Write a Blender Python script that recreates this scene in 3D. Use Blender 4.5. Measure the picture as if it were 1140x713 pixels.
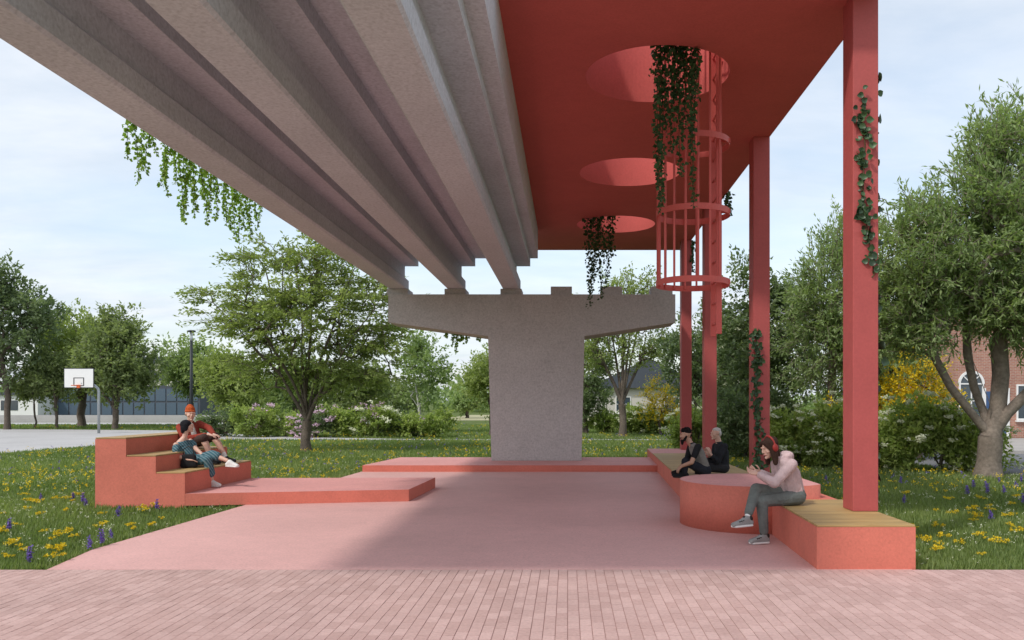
import bpy, bmesh, math, random
import numpy as np
from mathutils import Vector, Matrix, Quaternion

for o in list(bpy.data.objects):
    bpy.data.objects.remove(o, do_unlink=True)
scene = bpy.context.scene
col = scene.collection
R = math.radians

# ------------------------------------------------------------------ camera
EYE = 1.7
cam_d = bpy.data.cameras.new('camera')
cam = bpy.data.objects.new('camera', cam_d)
col.objects.link(cam)
cam.location = (0, 0, EYE)
cam.rotation_euler = (R(90), 0, 0)
cam_d.sensor_width = 36
cam_d.lens = 36 * 920 / 1140
cam_d.shift_x = -62 / 1140
cam_d.shift_y = 92.5 / 1140
cam_d.clip_start = 0.1
cam_d.clip_end = 6000
scene.camera = cam

# ------------------------------------------------------------------ sky and sun
SUN_DIR = Vector((-0.62, -0.60, 1.0)).normalized()       # towards the sun
world = bpy.data.worlds.new('World')
scene.world = world
world.use_nodes = True
nt = world.node_tree
nt.nodes.clear()
wout = nt.nodes.new('ShaderNodeOutputWorld')
bg = nt.nodes.new('ShaderNodeBackground')
sky = nt.nodes.new('ShaderNodeTexSky')
sky.sky_type = 'NISHITA'
sky.sun_disc = False
sky.sun_elevation = math.asin(SUN_DIR.z)
sky.sun_rotation = math.atan2(SUN_DIR.x, SUN_DIR.y)
sky.air_density = 1.0
sky.dust_density = 1.6
sky.ozone_density = 1.0
bg.inputs['Strength'].default_value = 0.12
tc = nt.nodes.new('ShaderNodeTexCoord')
sep = nt.nodes.new('ShaderNodeSeparateXYZ')
nt.links.new(tc.outputs['Generated'], sep.inputs[0])
def wmath(op, a, b=None):
    n = nt.nodes.new('ShaderNodeMath'); n.operation = op
    for i, v in enumerate((a, b)):
        if v is None: continue
        if isinstance(v, (int, float)): n.inputs[i].default_value = v
        else: nt.links.new(v, n.inputs[i])
    return n.outputs[0]
zc = wmath('MAXIMUM', sep.outputs[2], 0.0)
den = wmath('ADD', zc, 0.16)
cx_ = wmath('DIVIDE', sep.outputs[0], den)
cy_ = wmath('DIVIDE', sep.outputs[1], den)
comb = nt.nodes.new('ShaderNodeCombineXYZ')
nt.links.new(cx_, comb.inputs[0]); nt.links.new(cy_, comb.inputs[1])
def wnoise(scale, detail, rough, dist, off):
    mp = nt.nodes.new('ShaderNodeMapping'); mp.inputs['Location'].default_value = off
    mp.inputs['Scale'].default_value = (0.62, 1.0, 1.0)
    nt.links.new(comb.outputs[0], mp.inputs[0])
    n = nt.nodes.new('ShaderNodeTexNoise'); n.inputs['Scale'].default_value = scale
    n.inputs['Detail'].default_value = detail; n.inputs['Roughness'].default_value = rough
    n.inputs['Distortion'].default_value = dist
    nt.links.new(mp.outputs[0], n.inputs['Vector'])
    return n.outputs['Fac']
n1 = wnoise(0.85, 9, 0.56, 0.35, (3.1, 1.7, 0))
n2 = wnoise(2.6, 8, 0.6, 0.2, (8.4, 2.2, 0))
ramp = nt.nodes.new('ShaderNodeValToRGB')
ramp.color_ramp.elements[0].position = 0.36; ramp.color_ramp.elements[0].color = (0.42,)*3 + (1,)
ramp.color_ramp.elements[1].position = 0.60; ramp.color_ramp.elements[1].color = (0.97,)*3 + (1,)
nt.links.new(n1, ramp.inputs[0])
ramp2 = nt.nodes.new('ShaderNodeValToRGB')
ramp2.color_ramp.elements[0].position = 0.34; ramp2.color_ramp.elements[0].color = (3.9, 4.35, 4.95, 1)
ramp2.color_ramp.elements[1].position = 0.68; ramp2.color_ramp.elements[1].color = (5.15, 5.35, 5.65, 1)
nt.links.new(n2, ramp2.inputs[0])
mixw = nt.nodes.new('ShaderNodeMix'); mixw.data_type = 'RGBA'
nt.links.new(ramp.outputs[0], mixw.inputs['Factor'])
skymul = nt.nodes.new('ShaderNodeMix'); skymul.data_type = 'RGBA'; skymul.blend_type = 'MULTIPLY'
skymul.inputs['Factor'].default_value = 1.0
skymul.inputs['B'].default_value = (1.45, 1.36, 1.22, 1)
nt.links.new(sky.outputs[0], skymul.inputs['A'])
nt.links.new(skymul.outputs['Result'], mixw.inputs['A'])
nt.links.new(ramp2.outputs[0], mixw.inputs['B'])
nt.links.new(mixw.outputs['Result'], bg.inputs['Color'])
nt.links.new(bg.outputs[0], wout.inputs[0])

sun_d = bpy.data.lights.new('sun', 'SUN')
sun_d.energy = 1.55
sun_d.angle = R(4)
sun_d.color = (1.0, 0.955, 0.89)
sun = bpy.data.objects.new('sun', sun_d)
col.objects.link(sun)
sun.location = (-20, -20, 30)
sun.rotation_euler = (-SUN_DIR).to_track_quat('-Z', 'Y').to_euler()

vs = scene.view_settings
vs.view_transform = 'Standard'
vs.look = 'None'
vs.exposure = 0.66
vs.gamma = 1.0
vs.use_curve_mapping = False
scene.render.resolution_x = 1024
scene.render.resolution_y = 640
scene.cycles.max_bounces = 8
scene.cycles.diffuse_bounces = 5
scene.cycles.transparent_max_bounces = 8

# ------------------------------------------------------------------ helpers
def at(px, py, Y):
    """a point at depth Y seen at photograph position px, py"""
    return Vector(((px - 632) * Y / 920, Y, EYE - (py - 449) * Y / 920))

def tag(o, label=None, cat=None, group=None, kind=None):
    if label: o['label'] = label
    if cat: o['category'] = cat
    if group: o['group'] = group
    if kind: o['kind'] = kind
    return o

def empty(name, loc, label=None, cat=None, group=None, rz=0):
    e = bpy.data.objects.new(name, None)
    col.objects.link(e)
    e.location = loc
    e.rotation_euler = (0, 0, rz)
    e.empty_display_size = 0.2
    return tag(e, label, cat, group)

def link(name, me, parent=None, loc=(0, 0, 0), rot=(0, 0, 0)):
    o = bpy.data.objects.new(name, me)
    col.objects.link(o)
    if parent is not None:
        o.parent = parent
    o.location = loc
    o.rotation_euler = rot
    return o

def np_mesh(name, verts, faces, mats, tint=None, smooth=False, mat_idx=None):
    me = bpy.data.meshes.new(name)
    verts = np.asarray(verts, dtype=np.float32)
    faces = np.asarray(faces, dtype=np.int32)
    k = faces.shape[1]
    me.vertices.add(len(verts)); me.vertices.foreach_set('co', verts.ravel())
    me.loops.add(faces.size); me.loops.foreach_set('vertex_index', faces.ravel())
    me.polygons.add(len(faces))
    me.polygons.foreach_set('loop_start', np.arange(0, faces.size, k, dtype=np.int32))
    if mat_idx is not None:
        me.polygons.foreach_set('material_index', np.asarray(mat_idx, dtype=np.int32))
    me.polygons.foreach_set('use_smooth', np.full(len(faces), smooth, dtype=bool))
    if tint is not None:
        a = me.attributes.new('tint', 'FLOAT', 'POINT')
        a.data.foreach_set('value', np.asarray(tint, dtype=np.float32))
    for m in (mats if isinstance(mats, (list, tuple)) else [mats]):
        me.materials.append(m)
    me.update(calc_edges=True)
    return me

def bm_mesh(name, bm, mat, smooth=False):
    me = bpy.data.meshes.new(name)
    bmesh.ops.recalc_face_normals(bm, faces=bm.faces)
    bm.to_mesh(me); bm.free()
    for m in (mat if isinstance(mat, (list, tuple)) else [mat]):
        me.materials.append(m)
    if smooth:
        for p in me.polygons: p.use_smooth = True
    return me

def add_box(bm, x0, x1, y0, y1, z0, z1, bevel=0.0, seg=1):
    r = bmesh.ops.create_cube(bm, size=1.0)
    vs_ = r['verts']
    for v in vs_:
        v.co = Vector((x0 + (v.co.x + .5) * (x1 - x0), y0 + (v.co.y + .5) * (y1 - y0), z0 + (v.co.z + .5) * (z1 - z0)))
    if bevel > 0:
        es = list({e for v in vs_ for e in v.link_edges})
        bmesh.ops.bevel(bm, geom=es, offset=bevel, segments=seg, affect='EDGES')

def box(name, mat, parent, x0, x1, y0, y1, z0, z1, bevel=0.0, seg=1):
    bm = bmesh.new(); add_box(bm, x0, x1, y0, y1, z0, z1, bevel, seg)
    return link(name, bm_mesh(name, bm, mat), parent)

def prism_z(bm, pts, z0, z1):
    lo = [bm.verts.new((x, y, z0)) for x, y in pts]
    hi = [bm.verts.new((x, y, z1)) for x, y in pts]
    n = len(pts)
    bm.faces.new(lo[::-1]); bm.faces.new(hi)
    for i in range(n):
        bm.faces.new((lo[i], lo[(i+1) % n], hi[(i+1) % n], hi[i]))

def prism_y(bm, pts, y0, y1):
    lo = [bm.verts.new((x, y0, z)) for x, z in pts]
    hi = [bm.verts.new((x, y1, z)) for x, z in pts]
    n = len(pts)
    bm.faces.new(lo); bm.faces.new(hi[::-1])
    for i in range(n):
        bm.faces.new((lo[i], lo[(i+1) % n], hi[(i+1) % n], hi[i]))

def bevel_all(bm, w, seg=2, ang=0.5):
    es = [e for e in bm.edges if len(e.link_faces) == 2 and e.calc_face_angle(0) > ang]
    bmesh.ops.bevel(bm, geom=es, offset=w, segments=seg, affect='EDGES')

def add_tube(bm, pts, radii, sides=8, cap=True):
    pts = [Vector(p) for p in pts]
    if not isinstance(radii, (list, tuple)): radii = [radii] * len(pts)
    rings = []
    ref = None
    for i, p in enumerate(pts):
        t = (pts[min(i+1, len(pts)-1)] - pts[max(i-1, 0)]).normalized()
        if ref is None:
            ref = t.orthogonal().normalized()
        ref = (ref - t * ref.dot(t)).normalized()
        b = t.cross(ref)
        rings.append([bm.verts.new(p + (ref * math.cos(2*math.pi*k/sides) + b * math.sin(2*math.pi*k/sides)) * radii[i]) for k in range(sides)])
    for a, b2 in zip(rings[:-1], rings[1:]):
        for k in range(sides):
            f = bm.faces.new((a[k], a[(k+1) % sides], b2[(k+1) % sides], b2[k])); f.smooth = True
    if cap:
        bm.faces.new(rings[0][::-1]); bm.faces.new(rings[-1])

def tube(name, mat, parent, pts, radii, sides=8):
    bm = bmesh.new(); add_tube(bm, pts, radii, sides)
    return link(name, bm_mesh(name, bm, mat), parent)

# ------------------------------------------------------------------ materials
def new_mat(name):
    m = bpy.data.materials.new(name); m.use_nodes = True
    t = m.node_tree; t.nodes.clear()
    out = t.nodes.new('ShaderNodeOutputMaterial')
    b = t.nodes.new('ShaderNodeBsdfPrincipled')
    t.links.new(b.outputs[0], out.inputs[0])
    return m, t, b, out

def tnoise(t, vec, scale, detail=4, rough=0.55, dist=0.0):
    n = t.nodes.new('ShaderNodeTexNoise')
    n.inputs['Scale'].default_value = scale; n.inputs['Detail'].default_value = detail
    n.inputs['Roughness'].default_value = rough; n.inputs['Distortion'].default_value = dist
    t.links.new(vec, n.inputs['Vector'])
    return n

def tramp(t, fac, stops):
    r = t.nodes.new('ShaderNodeValToRGB')
    while len(r.color_ramp.elements) < len(stops): r.color_ramp.elements.new(0.5)
    for e, (p, c) in zip(r.color_ramp.elements, stops):
        e.position = p; e.color = tuple(c) + (1,)
    t.links.new(fac, r.inputs[0])
    return r

def tmix(t, fac, a, b, mode='MIX'):
    m = t.nodes.new('ShaderNodeMix'); m.data_type = 'RGBA'; m.blend_type = mode
    for key, v in (('Factor', fac), ('A', a), ('B', b)):
        if isinstance(v, (int, float)): m.inputs[key].default_value = v
        elif isinstance(v, (tuple, list)): m.inputs[key].default_value = tuple(v) + (1,)
        else: t.links.new(v, m.inputs[key])
    return m.outputs['Result']

def shade(c, k): return tuple(min(1, x * k) for x in c)

def surf(name, c, rough=0.75, big=0.6, bigamt=0.12, fine=60, fineamt=0.10, bump=0.15, bump_scale=None, spec=0.3, metallic=0.0, speck=None):
    """matt surface: large soft blotches, fine grain, optional dark pores"""
    m, t, b, out = new_mat(name)
    tcn = t.nodes.new('ShaderNodeTexCoord'); vec = tcn.outputs['Object']
    n1 = tnoise(t, vec, big, 5, 0.6, 0.4)
    r1 = tramp(t, n1.outputs['Fac'], [(0.28, shade(c, 1 - bigamt)), (0.72, shade(c, 1 + bigamt))])
    n2 = tnoise(t, vec, fine, 3, 0.6)
    r2 = tramp(t, n2.outputs['Fac'], [(0.3, (1 - fineamt,)*3), (0.7, (1 + fineamt,)*3)])
    cc = tmix(t, 1.0, r1.outputs[0], r2.outputs[0], 'MULTIPLY')
    n4 = tnoise(t, vec, 5.0, 6, 0.65, 0.2)
    r4 = tramp(t, n4.outputs['Fac'], [(0.3, (1 - bigamt*0.5,)*3), (0.7, (1 + bigamt*0.4,)*3)])
    cc = tmix(t, 1.0, cc, r4.outputs[0], 'MULTIPLY')
    if speck:
        sc, amt, lo, hi = speck
        n3 = tnoise(t, vec, sc, 2, 0.5)
        r3 = tramp(t, n3.outputs['Fac'], [(lo, (1 - amt,)*3), (hi, (1, 1, 1))])
        cc = tmix(t, 1.0, cc, r3.outputs[0], 'MULTIPLY')
    t.links.new(cc, b.inputs['Base Color'])
    b.inputs['Roughness'].default_value = rough
    b.inputs['Specular IOR Level'].default_value = spec
    b.inputs['Metallic'].default_value = metallic
    if bump:
        nb = tnoise(t, vec, bump_scale or fine, 5, 0.6)
        bp = t.nodes.new('ShaderNodeBump'); bp.inputs['Strength'].default_value = bump; bp.inputs['Distance'].default_value = 0.01
        t.links.new(nb.outputs['Fac'], bp.inputs['Height'])
        t.links.new(bp.outputs[0], b.inputs['Normal'])
    return m

def leaf_mat(name, dark, light, trans=0.35, rough=0.55):
    if 'petal' not in name and 'ivy' not in name:
        dark, light, trans = shade(dark, 1.5), shade(light, 1.5), min(.5, trans + .15)
    m, t, b, out = new_mat(name)
    a = t.nodes.new('ShaderNodeAttribute'); a.attribute_name = 'tint'
    r = tramp(t, a.outputs['Fac'], [(0.0, dark), (1.0, light)])
    t.links.new(r.outputs[0], b.inputs['Base Color'])
    b.inputs['Roughness'].default_value = rough
    b.inputs['Specular IOR Level'].default_value = 0.25
    tr = t.nodes.new('ShaderNodeBsdfTranslucent')
    br = tmix(t, 1.0, r.outputs[0], (1.25, 1.35, 0.7), 'MULTIPLY')
    t.links.new(br, tr.inputs['Color'])
    mx = t.nodes.new('ShaderNodeMixShader'); mx.inputs[0].default_value = trans
    t.links.new(b.outputs[0], mx.inputs[1]); t.links.new(tr.outputs[0], mx.inputs[2])
    t.links.new(mx.outputs[0], out.inputs[0])
    return m

M = {}
M['concrete'] = surf('concrete', (0.575, 0.605, 0.655), 0.85, 0.5, 0.08, 26, 0.12, 0.22, 40, speck=(22, 0.13, 0.34, 0.50))  # girders and deck: blue put into the colour to offset pink floor bounce
M['pier'] = surf('pier_concrete', (0.50, 0.478, 0.468), 0.85, 0.5, 0.08, 26, 0.12, 0.22, 40, speck=(22, 0.13, 0.34, 0.50))  # same concrete as the girders, without their blue offset for bounce light
M['soffit'] = surf('red_paint_brightened', (0.54, 0.12, 0.108), 0.8, 0.5, 0.07, 30, 0.06, 0.12, 60, 0.12)  # the pillars' red, brightened in the colour against shade under the roof
M['red'] = surf('red_paint', (0.425, 0.088, 0.083), 0.6, 0.5, 0.10, 30, 0.06, 0.12, 60, 0.3)
M['orange'] = surf('coral_paint', (0.60, 0.175, 0.125), 0.75, 0.9, 0.10, 35, 0.07, 0.15, 70, speck=(30, 0.08, 0.3, 0.42))
M['floor'] = surf('pink_floor', (0.645, 0.375, 0.35), 0.7, 0.35, 0.10, 28, 0.09, 0.12, 60, speck=(45, 0.16, 0.32, 0.44))
M['pinktop'] = surf('pink_top', (0.66, 0.31, 0.29), 0.7, 0.6, 0.10, 28, 0.09, 0.12, 60, speck=(45, 0.14, 0.32, 0.44))
M['ladder'] = surf('ladder_paint', (0.60, 0.115, 0.10), 0.5, 1.5, 0.06, 40, 0.04, 0.05)
M['brick_bed'] = surf('brick_bed', (0.42, 0.255, 0.23), 0.9, 1.0, 0.1, 60, 0.12, 0.2)
M['asphalt'] = surf('street_asphalt', (0.17, 0.175, 0.19), 0.85, 0.4, 0.12, 40, 0.15, 0.2)
M['path'] = surf('path_paving', (0.42, 0.41, 0.405), 0.85, 0.3, 0.10, 20, 0.08, 0.15)
M['sidewalk'] = surf('sidewalk', (0.40, 0.38, 0.36), 0.85, 0.5, 0.10, 20, 0.08, 0.15)
M['bark'] = surf('bark', (0.13, 0.105, 0.085), 0.95, 3, 0.2, 18, 0.3, 0.6, 14)
M['barkpale'] = surf('bark_grey', (0.20, 0.165, 0.135), 0.95, 2, 0.2, 14, 0.25, 0.6, 10)
M['birch'] = surf('birch_bark', (0.5, 0.49, 0.46), 0.9, 4, 0.25, 10, 0.25, 0.3)
M['steel'] = surf('steel', (0.42, 0.45, 0.47), 0.45, 2, 0.06, 40, 0.04, 0.0, metallic=0.4)
M['dark_steel'] = surf('dark_steel', (0.03, 0.035, 0.04), 0.5, 2, 0.06, 40, 0.04, 0.0)
M['white'] = surf('white_paint', (0.78, 0.78, 0.77), 0.6, 1, 0.03, 30, 0.03, 0.0)
M['black'] = surf('black_paint', (0.03, 0.03, 0.03), 0.6, 1, 0.03, 30, 0.03, 0.0)
M['rim'] = surf('rim_orange', (0.65, 0.13, 0.04), 0.5, 1, 0.03, 30, 0.03, 0.0)
M['stem'] = surf('vine_stem', (0.09, 0.075, 0.035), 0.9, 4, 0.2, 40, 0.2, 0.0)
M['greenstem'] = surf('green_stem', (0.07, 0.13, 0.03), 0.8, 4, 0.2, 40, 0.2, 0.0)

def wood_mat():
    m, t, b, out = new_mat('ochre_wood')
    tcn = t.nodes.new('ShaderNodeTexCoord')
    oi = t.nodes.new('ShaderNodeObjectInfo')
    mp = t.nodes.new('ShaderNodeMapping'); mp.inputs['Scale'].default_value = (2.5, 40, 40)
    t.links.new(tcn.outputs['Object'], mp.inputs[0])
    addv = t.nodes.new('ShaderNodeVectorMath'); addv.operation = 'ADD'
    t.links.new(mp.outputs[0], addv.inputs[0]); t.links.new(oi.outputs['Random'], addv.inputs[1])
    n = tnoise(t, addv.outputs[0], 1.0, 5, 0.6, 0.6)
    r = tramp(t, n.outputs['Fac'], [(0.25, (0.32, 0.20, 0.07)), (0.75, (0.50, 0.345, 0.145))])
    rr = tramp(t, oi.outputs['Random'], [(0, (0.86,)*3), (1, (1.1,)*3)])
    t.links.new(tmix(t, 1.0, r.outputs[0], rr.outputs[0], 'MULTIPLY'), b.inputs['Base Color'])
    b.inputs['Roughness'].default_value = 0.6
    return m
M['wood'] = wood_mat()

def brick_mat(name, use_obj):
    m, t, b, out = new_mat(name)
    tcn = t.nodes.new('ShaderNodeTexCoord')
    if use_obj:
        oi = t.nodes.new('ShaderNodeObjectInfo'); fac = oi.outputs['Random']
    else:
        a = t.nodes.new('ShaderNodeAttribute'); a.attribute_name = 'tint'; fac = a.outputs['Fac']
    r = tramp(t, fac, [(0.0, (0.465, 0.30, 0.27)), (0.5, (0.51, 0.338, 0.307)), (1.0, (0.56, 0.378, 0.345))])
    geo = t.nodes.new('ShaderNodeNewGeometry')
    n = tnoise(t, geo.outputs['Position'], 35, 4, 0.6)
    r2 = tramp(t, n.outputs['Fac'], [(0.3, (0.88,)*3), (0.7, (1.1,)*3)])
    n3 = tnoise(t, geo.outputs['Position'], 0.8, 4, 0.6)
    r3 = tramp(t, n3.outputs['Fac'], [(0.3, (0.9,)*3), (0.7, (1.08,)*3)])
    c = tmix(t, 1.0, r.outputs[0], r2.outputs[0], 'MULTIPLY')
    c = tmix(t, 1.0, c, r3.outputs[0], 'MULTIPLY')
    t.links.new(c, b.inputs['Base Color'])
    b.inputs['Roughness'].default_value = 0.85
    bp = t.nodes.new('ShaderNodeBump'); bp.inputs['Strength'].default_value = 0.25; bp.inputs['Distance'].default_value = 0.006
    t.links.new(n.outputs['Fac'], bp.inputs['Height']); t.links.new(bp.outputs[0], b.inputs['Normal'])
    return m
M['brick_obj'] = brick_mat('paver_clay', True)
M['brick_all'] = brick_mat('paver_clay_mass', False)

def ground_mat():
    m, t, b, out = new_mat('meadow_soil')
    geo = t.nodes.new('ShaderNodeNewGeometry'); v = geo.outputs['Position']
    n = tnoise(t, v, 0.35, 6, 0.6, 0.5)
    r = tramp(t, n.outputs['Fac'], [(0.3, (0.085, 0.12, 0.035)), (0.7, (0.15, 0.185, 0.065))])
    n2 = tnoise(t, v, 9, 4, 0.7)
    r2 = tramp(t, n2.outputs['Fac'], [(0.25, (0.6,)*3), (0.75, (1.25,)*3)])
    c = tmix(t, 1.0, r.outputs[0], r2.outputs[0], 'MULTIPLY')
    t.links.new(c, b.inputs['Base Color'])
    b.inputs['Roughness'].default_value = 1.0
    b.inputs['Specular IOR Level'].default_value = 0.05
    bp = t.nodes.new('ShaderNodeBump'); bp.inputs['Strength'].default_value = 0.6; bp.inputs['Distance'].default_value = 0.05
    t.links.new(n2.outputs['Fac'], bp.inputs['Height']); t.links.new(bp.outputs[0], b.inputs['Normal'])
    return m
M['ground'] = ground_mat()
M['grass'] = leaf_mat('grass_blade', (0.065, 0.105, 0.032), (0.185, 0.225, 0.08), 0.3)
M['vine'] = leaf_mat('vine_leaf', (.09, .17, .03), (.22, .33, .07), 0.3)
M['ivy'] = leaf_mat('ivy_leaf', (0.03, 0.07, 0.028), (0.075, 0.14, 0.05), 0.2)
M['leaf_mid'] = leaf_mat('leaf_mid', (0.095, 0.128, 0.058), (0.215, 0.25, 0.118))
M['leaf_dark'] = leaf_mat('leaf_dark', (0.066, 0.098, 0.055), (0.165, 0.205, 0.108), 0.3)
M['leaf_grey'] = leaf_mat('leaf_grey', (.10, .15, .065), (.26, .32, .145), 0.3)
M['leaf_light'] = leaf_mat('leaf_light', (0.115, 0.155, 0.05), (0.26, 0.3, 0.115), 0.4)
M['leaf_shrub'] = leaf_mat('leaf_shrub', (.12, .18, .05), (.30, .34, .11), 0.3)
M['yellow'] = leaf_mat('yellow_petal', (0.6, 0.42, 0.012), (0.85, 0.66, 0.04), 0.25)
M['white_petal'] = leaf_mat('white_petal', (0.50, 0.54, 0.36), (0.72, 0.72, 0.58), 0.2)
M['purple'] = leaf_mat('purple_petal', (.12, .07, .38), (.27, .18, .58), 0.2)
M['pink_petal'] = leaf_mat('pink_petal', (0.45, 0.30, 0.42), (0.65, 0.48, 0.58), 0.2)

# ------------------------------------------------------------------ ground, street, paths
GZ = -0.03
rng = np.random.default_rng(11)

def sheet(name, pts, z, mat, kind='structure'):
    bm = bmesh.new()
    vs_ = [bm.verts.new((x, y, z)) for x, y in pts]
    f = bm.faces.new(vs_)
    if f.normal.z < 0: f.normal_flip()
    bm.normal_update()
    if f.normal.z < 0: bmesh.ops.reverse_faces(bm, faces=[f])
    me = bpy.data.meshes.new(name); bm.to_mesh(me); bm.free(); me.materials.append(mat)
    return tag(link(name, me), kind=kind)

tag(sheet('ground', [(-900, -120), (900, -120), (900, 1500), (-900, 1500)], GZ, M['ground']), 'grassy park meadow around the pink court', 'ground')
PATH = [(-24, 22), (-19.4, 28.2), (-19.0, 33.3), (-16.1, 39.0), (-7, 38.2), (16, 38.4), (16, 39.3), (-7, 39.3),
        (-13, 41.5), (-17.0, 44.5), (-24.5, 52), (-60, 60), (-60, 41), (-34, 30)]
tag(sheet('path', PATH, GZ + 0.012, M['path']), 'pale grey paved path bending across the meadow', 'path')
STREET = [(10.4, 19.6), (30, 17.5), (60, 17), (60, 28), (9, 28)]
tag(sheet('street', STREET, GZ + 0.008, M['asphalt']), 'grey asphalt street behind the multi-stemmed tree', 'street')
bm = bmesh.new(); prism_z(bm, [(9, 28), (60, 28), (60, 38), (9, 38)], GZ, GZ + 0.12)
o = link('sidewalk', bm_mesh('sidewalk', bm, M['sidewalk'])); tag(o, 'pale sidewalk in front of the brick house', 'sidewalk', kind='structure')
FAR_ROAD = [(-160, 66), (-14, 66), (-14, 73), (-160, 73)]
tag(sheet('far_road', FAR_ROAD, GZ + 0.01, M['path']), 'far pale road beyond the left trees', 'road')
tag(sheet('far_field', [(-14, 82), (30, 82), (30, 120), (-14, 120)], GZ + 0.012, surf('dry_field', (0.36, 0.34, 0.20), 0.95, 0.2, 0.15)), 'pale dry field beyond the meadow', 'field')
o = box('road_wall', M['path'], None, -120, -16, 74, 74.3, GZ, 0.62)
tag(o, 'low pale wall along the far road at left', 'wall')

# pink court floor
FLOOR = [(-5.32, 8.44), (3.52, 8.44), (3.52, 12.2), (2.42, 13.4), (2.46, 20.9), (-5.10, 20.9), (-5.38, 14.0), (-5.52, 9.6)]
bm = bmesh.new(); prism_z(bm, FLOOR, GZ - 0.03, 0.0)
tag(link('court_floor', bm_mesh('court_floor', bm, M['floor'])), 'smooth pink resin floor of the court under the overpass', 'floor', kind='structure')

# brick paving band in the foreground
PAVE_Y0, PAVE_Y1 = 3.4, 8.44
pave = tag(sheet('brick_paving', [(-11, PAVE_Y0), (11, PAVE_Y0), (11, PAVE_Y1 - 0.002), (-11, PAVE_Y1 - 0.002)], -0.007, M['brick_bed']), 'pink brick paving strip in front of the court', 'paving')
bw, bl, gap = 0.092, 0.184, 0.004
def paver_mesh(k):
    rr = random.Random(k)
    bm = bmesh.new()
    hx, hy = (bw - gap) / 2, (bl - gap) / 2
    r = bmesh.ops.create_cube(bm, size=1.0)
    for v in r['verts']:
        top = v.co.z > 0
        s = 0.98 if top else 1.0
        v.co = Vector((v.co.x * 2 * hx * s, v.co.y * 2 * hy * (0.99 if top else 1.0), 0.012 + rr.uniform(-.0012, .0012) if top else -0.02))
    bm.normal_update()
    return bm_mesh('brick', bm, M['brick_obj'])
paver_meshes = [paver_mesh(k) for k in range(6)]
rowsY = int((PAVE_Y1 - PAVE_Y0) / bl) + 2
cells = []
for ix in range(int(-11 / bw), int(11 / bw)):
    x = (ix + .5) * bw
    off = (ix % 2) * bl / 2
    for iy in range(rowsY):
        y1 = PAVE_Y1 - iy * bl + off
        y0 = y1 - bl
        y1 = min(y1, PAVE_Y1)
        if y1 - y0 < 0.05 or y0 < PAVE_Y0: continue
        cells.append((x, (y0 + y1) / 2, y1 - y0))
def in_view(x, y):
    return y > 5.86 and -632 / 920 * y - .02 < x < 508 / 920 * y + .02
full = [c for c in cells if c[2] > bl - 1e-4 and in_view(c[0], c[1])]
full.sort(key=lambda c: c[1])
near = set(full[:300])
rr = random.Random(5)
for c in cells:
    if c in near:
        link('brick', rr.choice(paver_meshes), pave, (c[0], c[1], -0.013))
rest = [c for c in cells if c not in near]
V, F, T = [], [], []
for x, y, l in rest:
    hx, hy = (bw - gap) / 2, (l - gap) / 2
    b0 = len(V); zt = -0.001 + rr.uniform(-.0012, .0012)
    V += [(x-hx, y-hy, -.03), (x+hx, y-hy, -.03), (x+hx, y+hy, -.03), (x-hx, y+hy, -.03)]
    a, b_ = hx * .98, hy * .99
    V += [(x-a, y-b_, zt), (x+a, y-b_, zt), (x+a, y+b_, zt), (x-a, y+b_, zt)]
    F += [(b0+4, b0+5, b0+6, b0+7)] + [(b0+i, b0+(i+1) % 4, b0+4+(i+1) % 4, b0+4+i) for i in range(4)]
    T += [rr.random()] * 8
o = link('bricks', np_mesh('bricks', V, F, M['brick_all'], T), pave); o['kind'] = 'stuff'

# ------------------------------------------------------------------ seating, platforms, benches
def planks(parent, x0f, x1f, y0, y1, z, w=0.125, gap=0.005, th=0.022):
    """boards laid across, one object each; x0f, x1f give the two ends at depth y"""
    n = max(1, round((y1 - y0) / w)); w = (y1 - y0) / n
    cache = {}
    for i in range(n):
        ya, yb = y0 + i * w + gap / 2, y0 + (i + 1) * w - gap / 2
        ym = (ya + yb) / 2
        xa, xb = x0f(ym), x1f(ym)
        key = round(xb - xa, 3)
        if key not in cache:
            bm = bmesh.new(); add_box(bm, -(xb-xa)/2, (xb-xa)/2, -(yb-ya)/2, (yb-ya)/2, 0, th, 0.003)
            cache[key] = bm_mesh('plank', bm, M['wood'])
        link('plank', cache[key], parent, ((xa + xb) / 2, ym, z))

def const(v): return lambda y: v

# stepped seat at left
SY0, SY1 = 13.64, 16.5
st = empty('stepped_seat', (-7.0, 15, GZ), 'coral stepped seating block with three wooden treads', 'seating')
st_off = Vector((7.0, -15, -GZ))
prof = [(-7.80, GZ), (-6.32, GZ), (-6.32, 0.535), (-6.80, 0.535), (-6.80, 0.815), (-7.29, 0.815), (-7.29, 1.105), (-7.80, 1.105)]
bm = bmesh.new(); prism_y(bm, prof, SY0, SY1); bevel_all(bm, 0.008, 2)
link('base', bm_mesh('base', bm, M['orange']), st, st_off)
for xa, xb, z in ((-6.795, -6.322, .537), (-7.285, -6.802, .817), (-7.798, -7.292, 1.107)):
    tr = link('tread', bpy.data.meshes.new('tread'), st, st_off)
    bm = bmesh.new(); add_box(bm, xa + .01, xb - .01, SY0 + .02, SY1 - .02, z - .004, z + .004); bm.to_mesh(tr.data); bm.free()
    tr.data.materials.append(M['wood'])
    planks(tr, const(xa), const(xb), SY0 + .004, SY1 - .004, z + .002, 0.24)

lp = bmesh.new()
prism_z(lp, [(-6.318, 13.643), (-2.75, 14.3), (-2.66, 16.6), (-6.318, 16.49)], 0.002, 0.205); bevel_all(lp, 0.008)
lo_ = link('low_platform', bm_mesh('low_platform', lp, [M['orange'], M['pinktop']]))
for p in lo_.data.polygons:
    if p.normal.z > .9: p.material_index = 1
tag(lo_, 'low coral platform reaching out from the stepped seat', 'platform')

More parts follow.
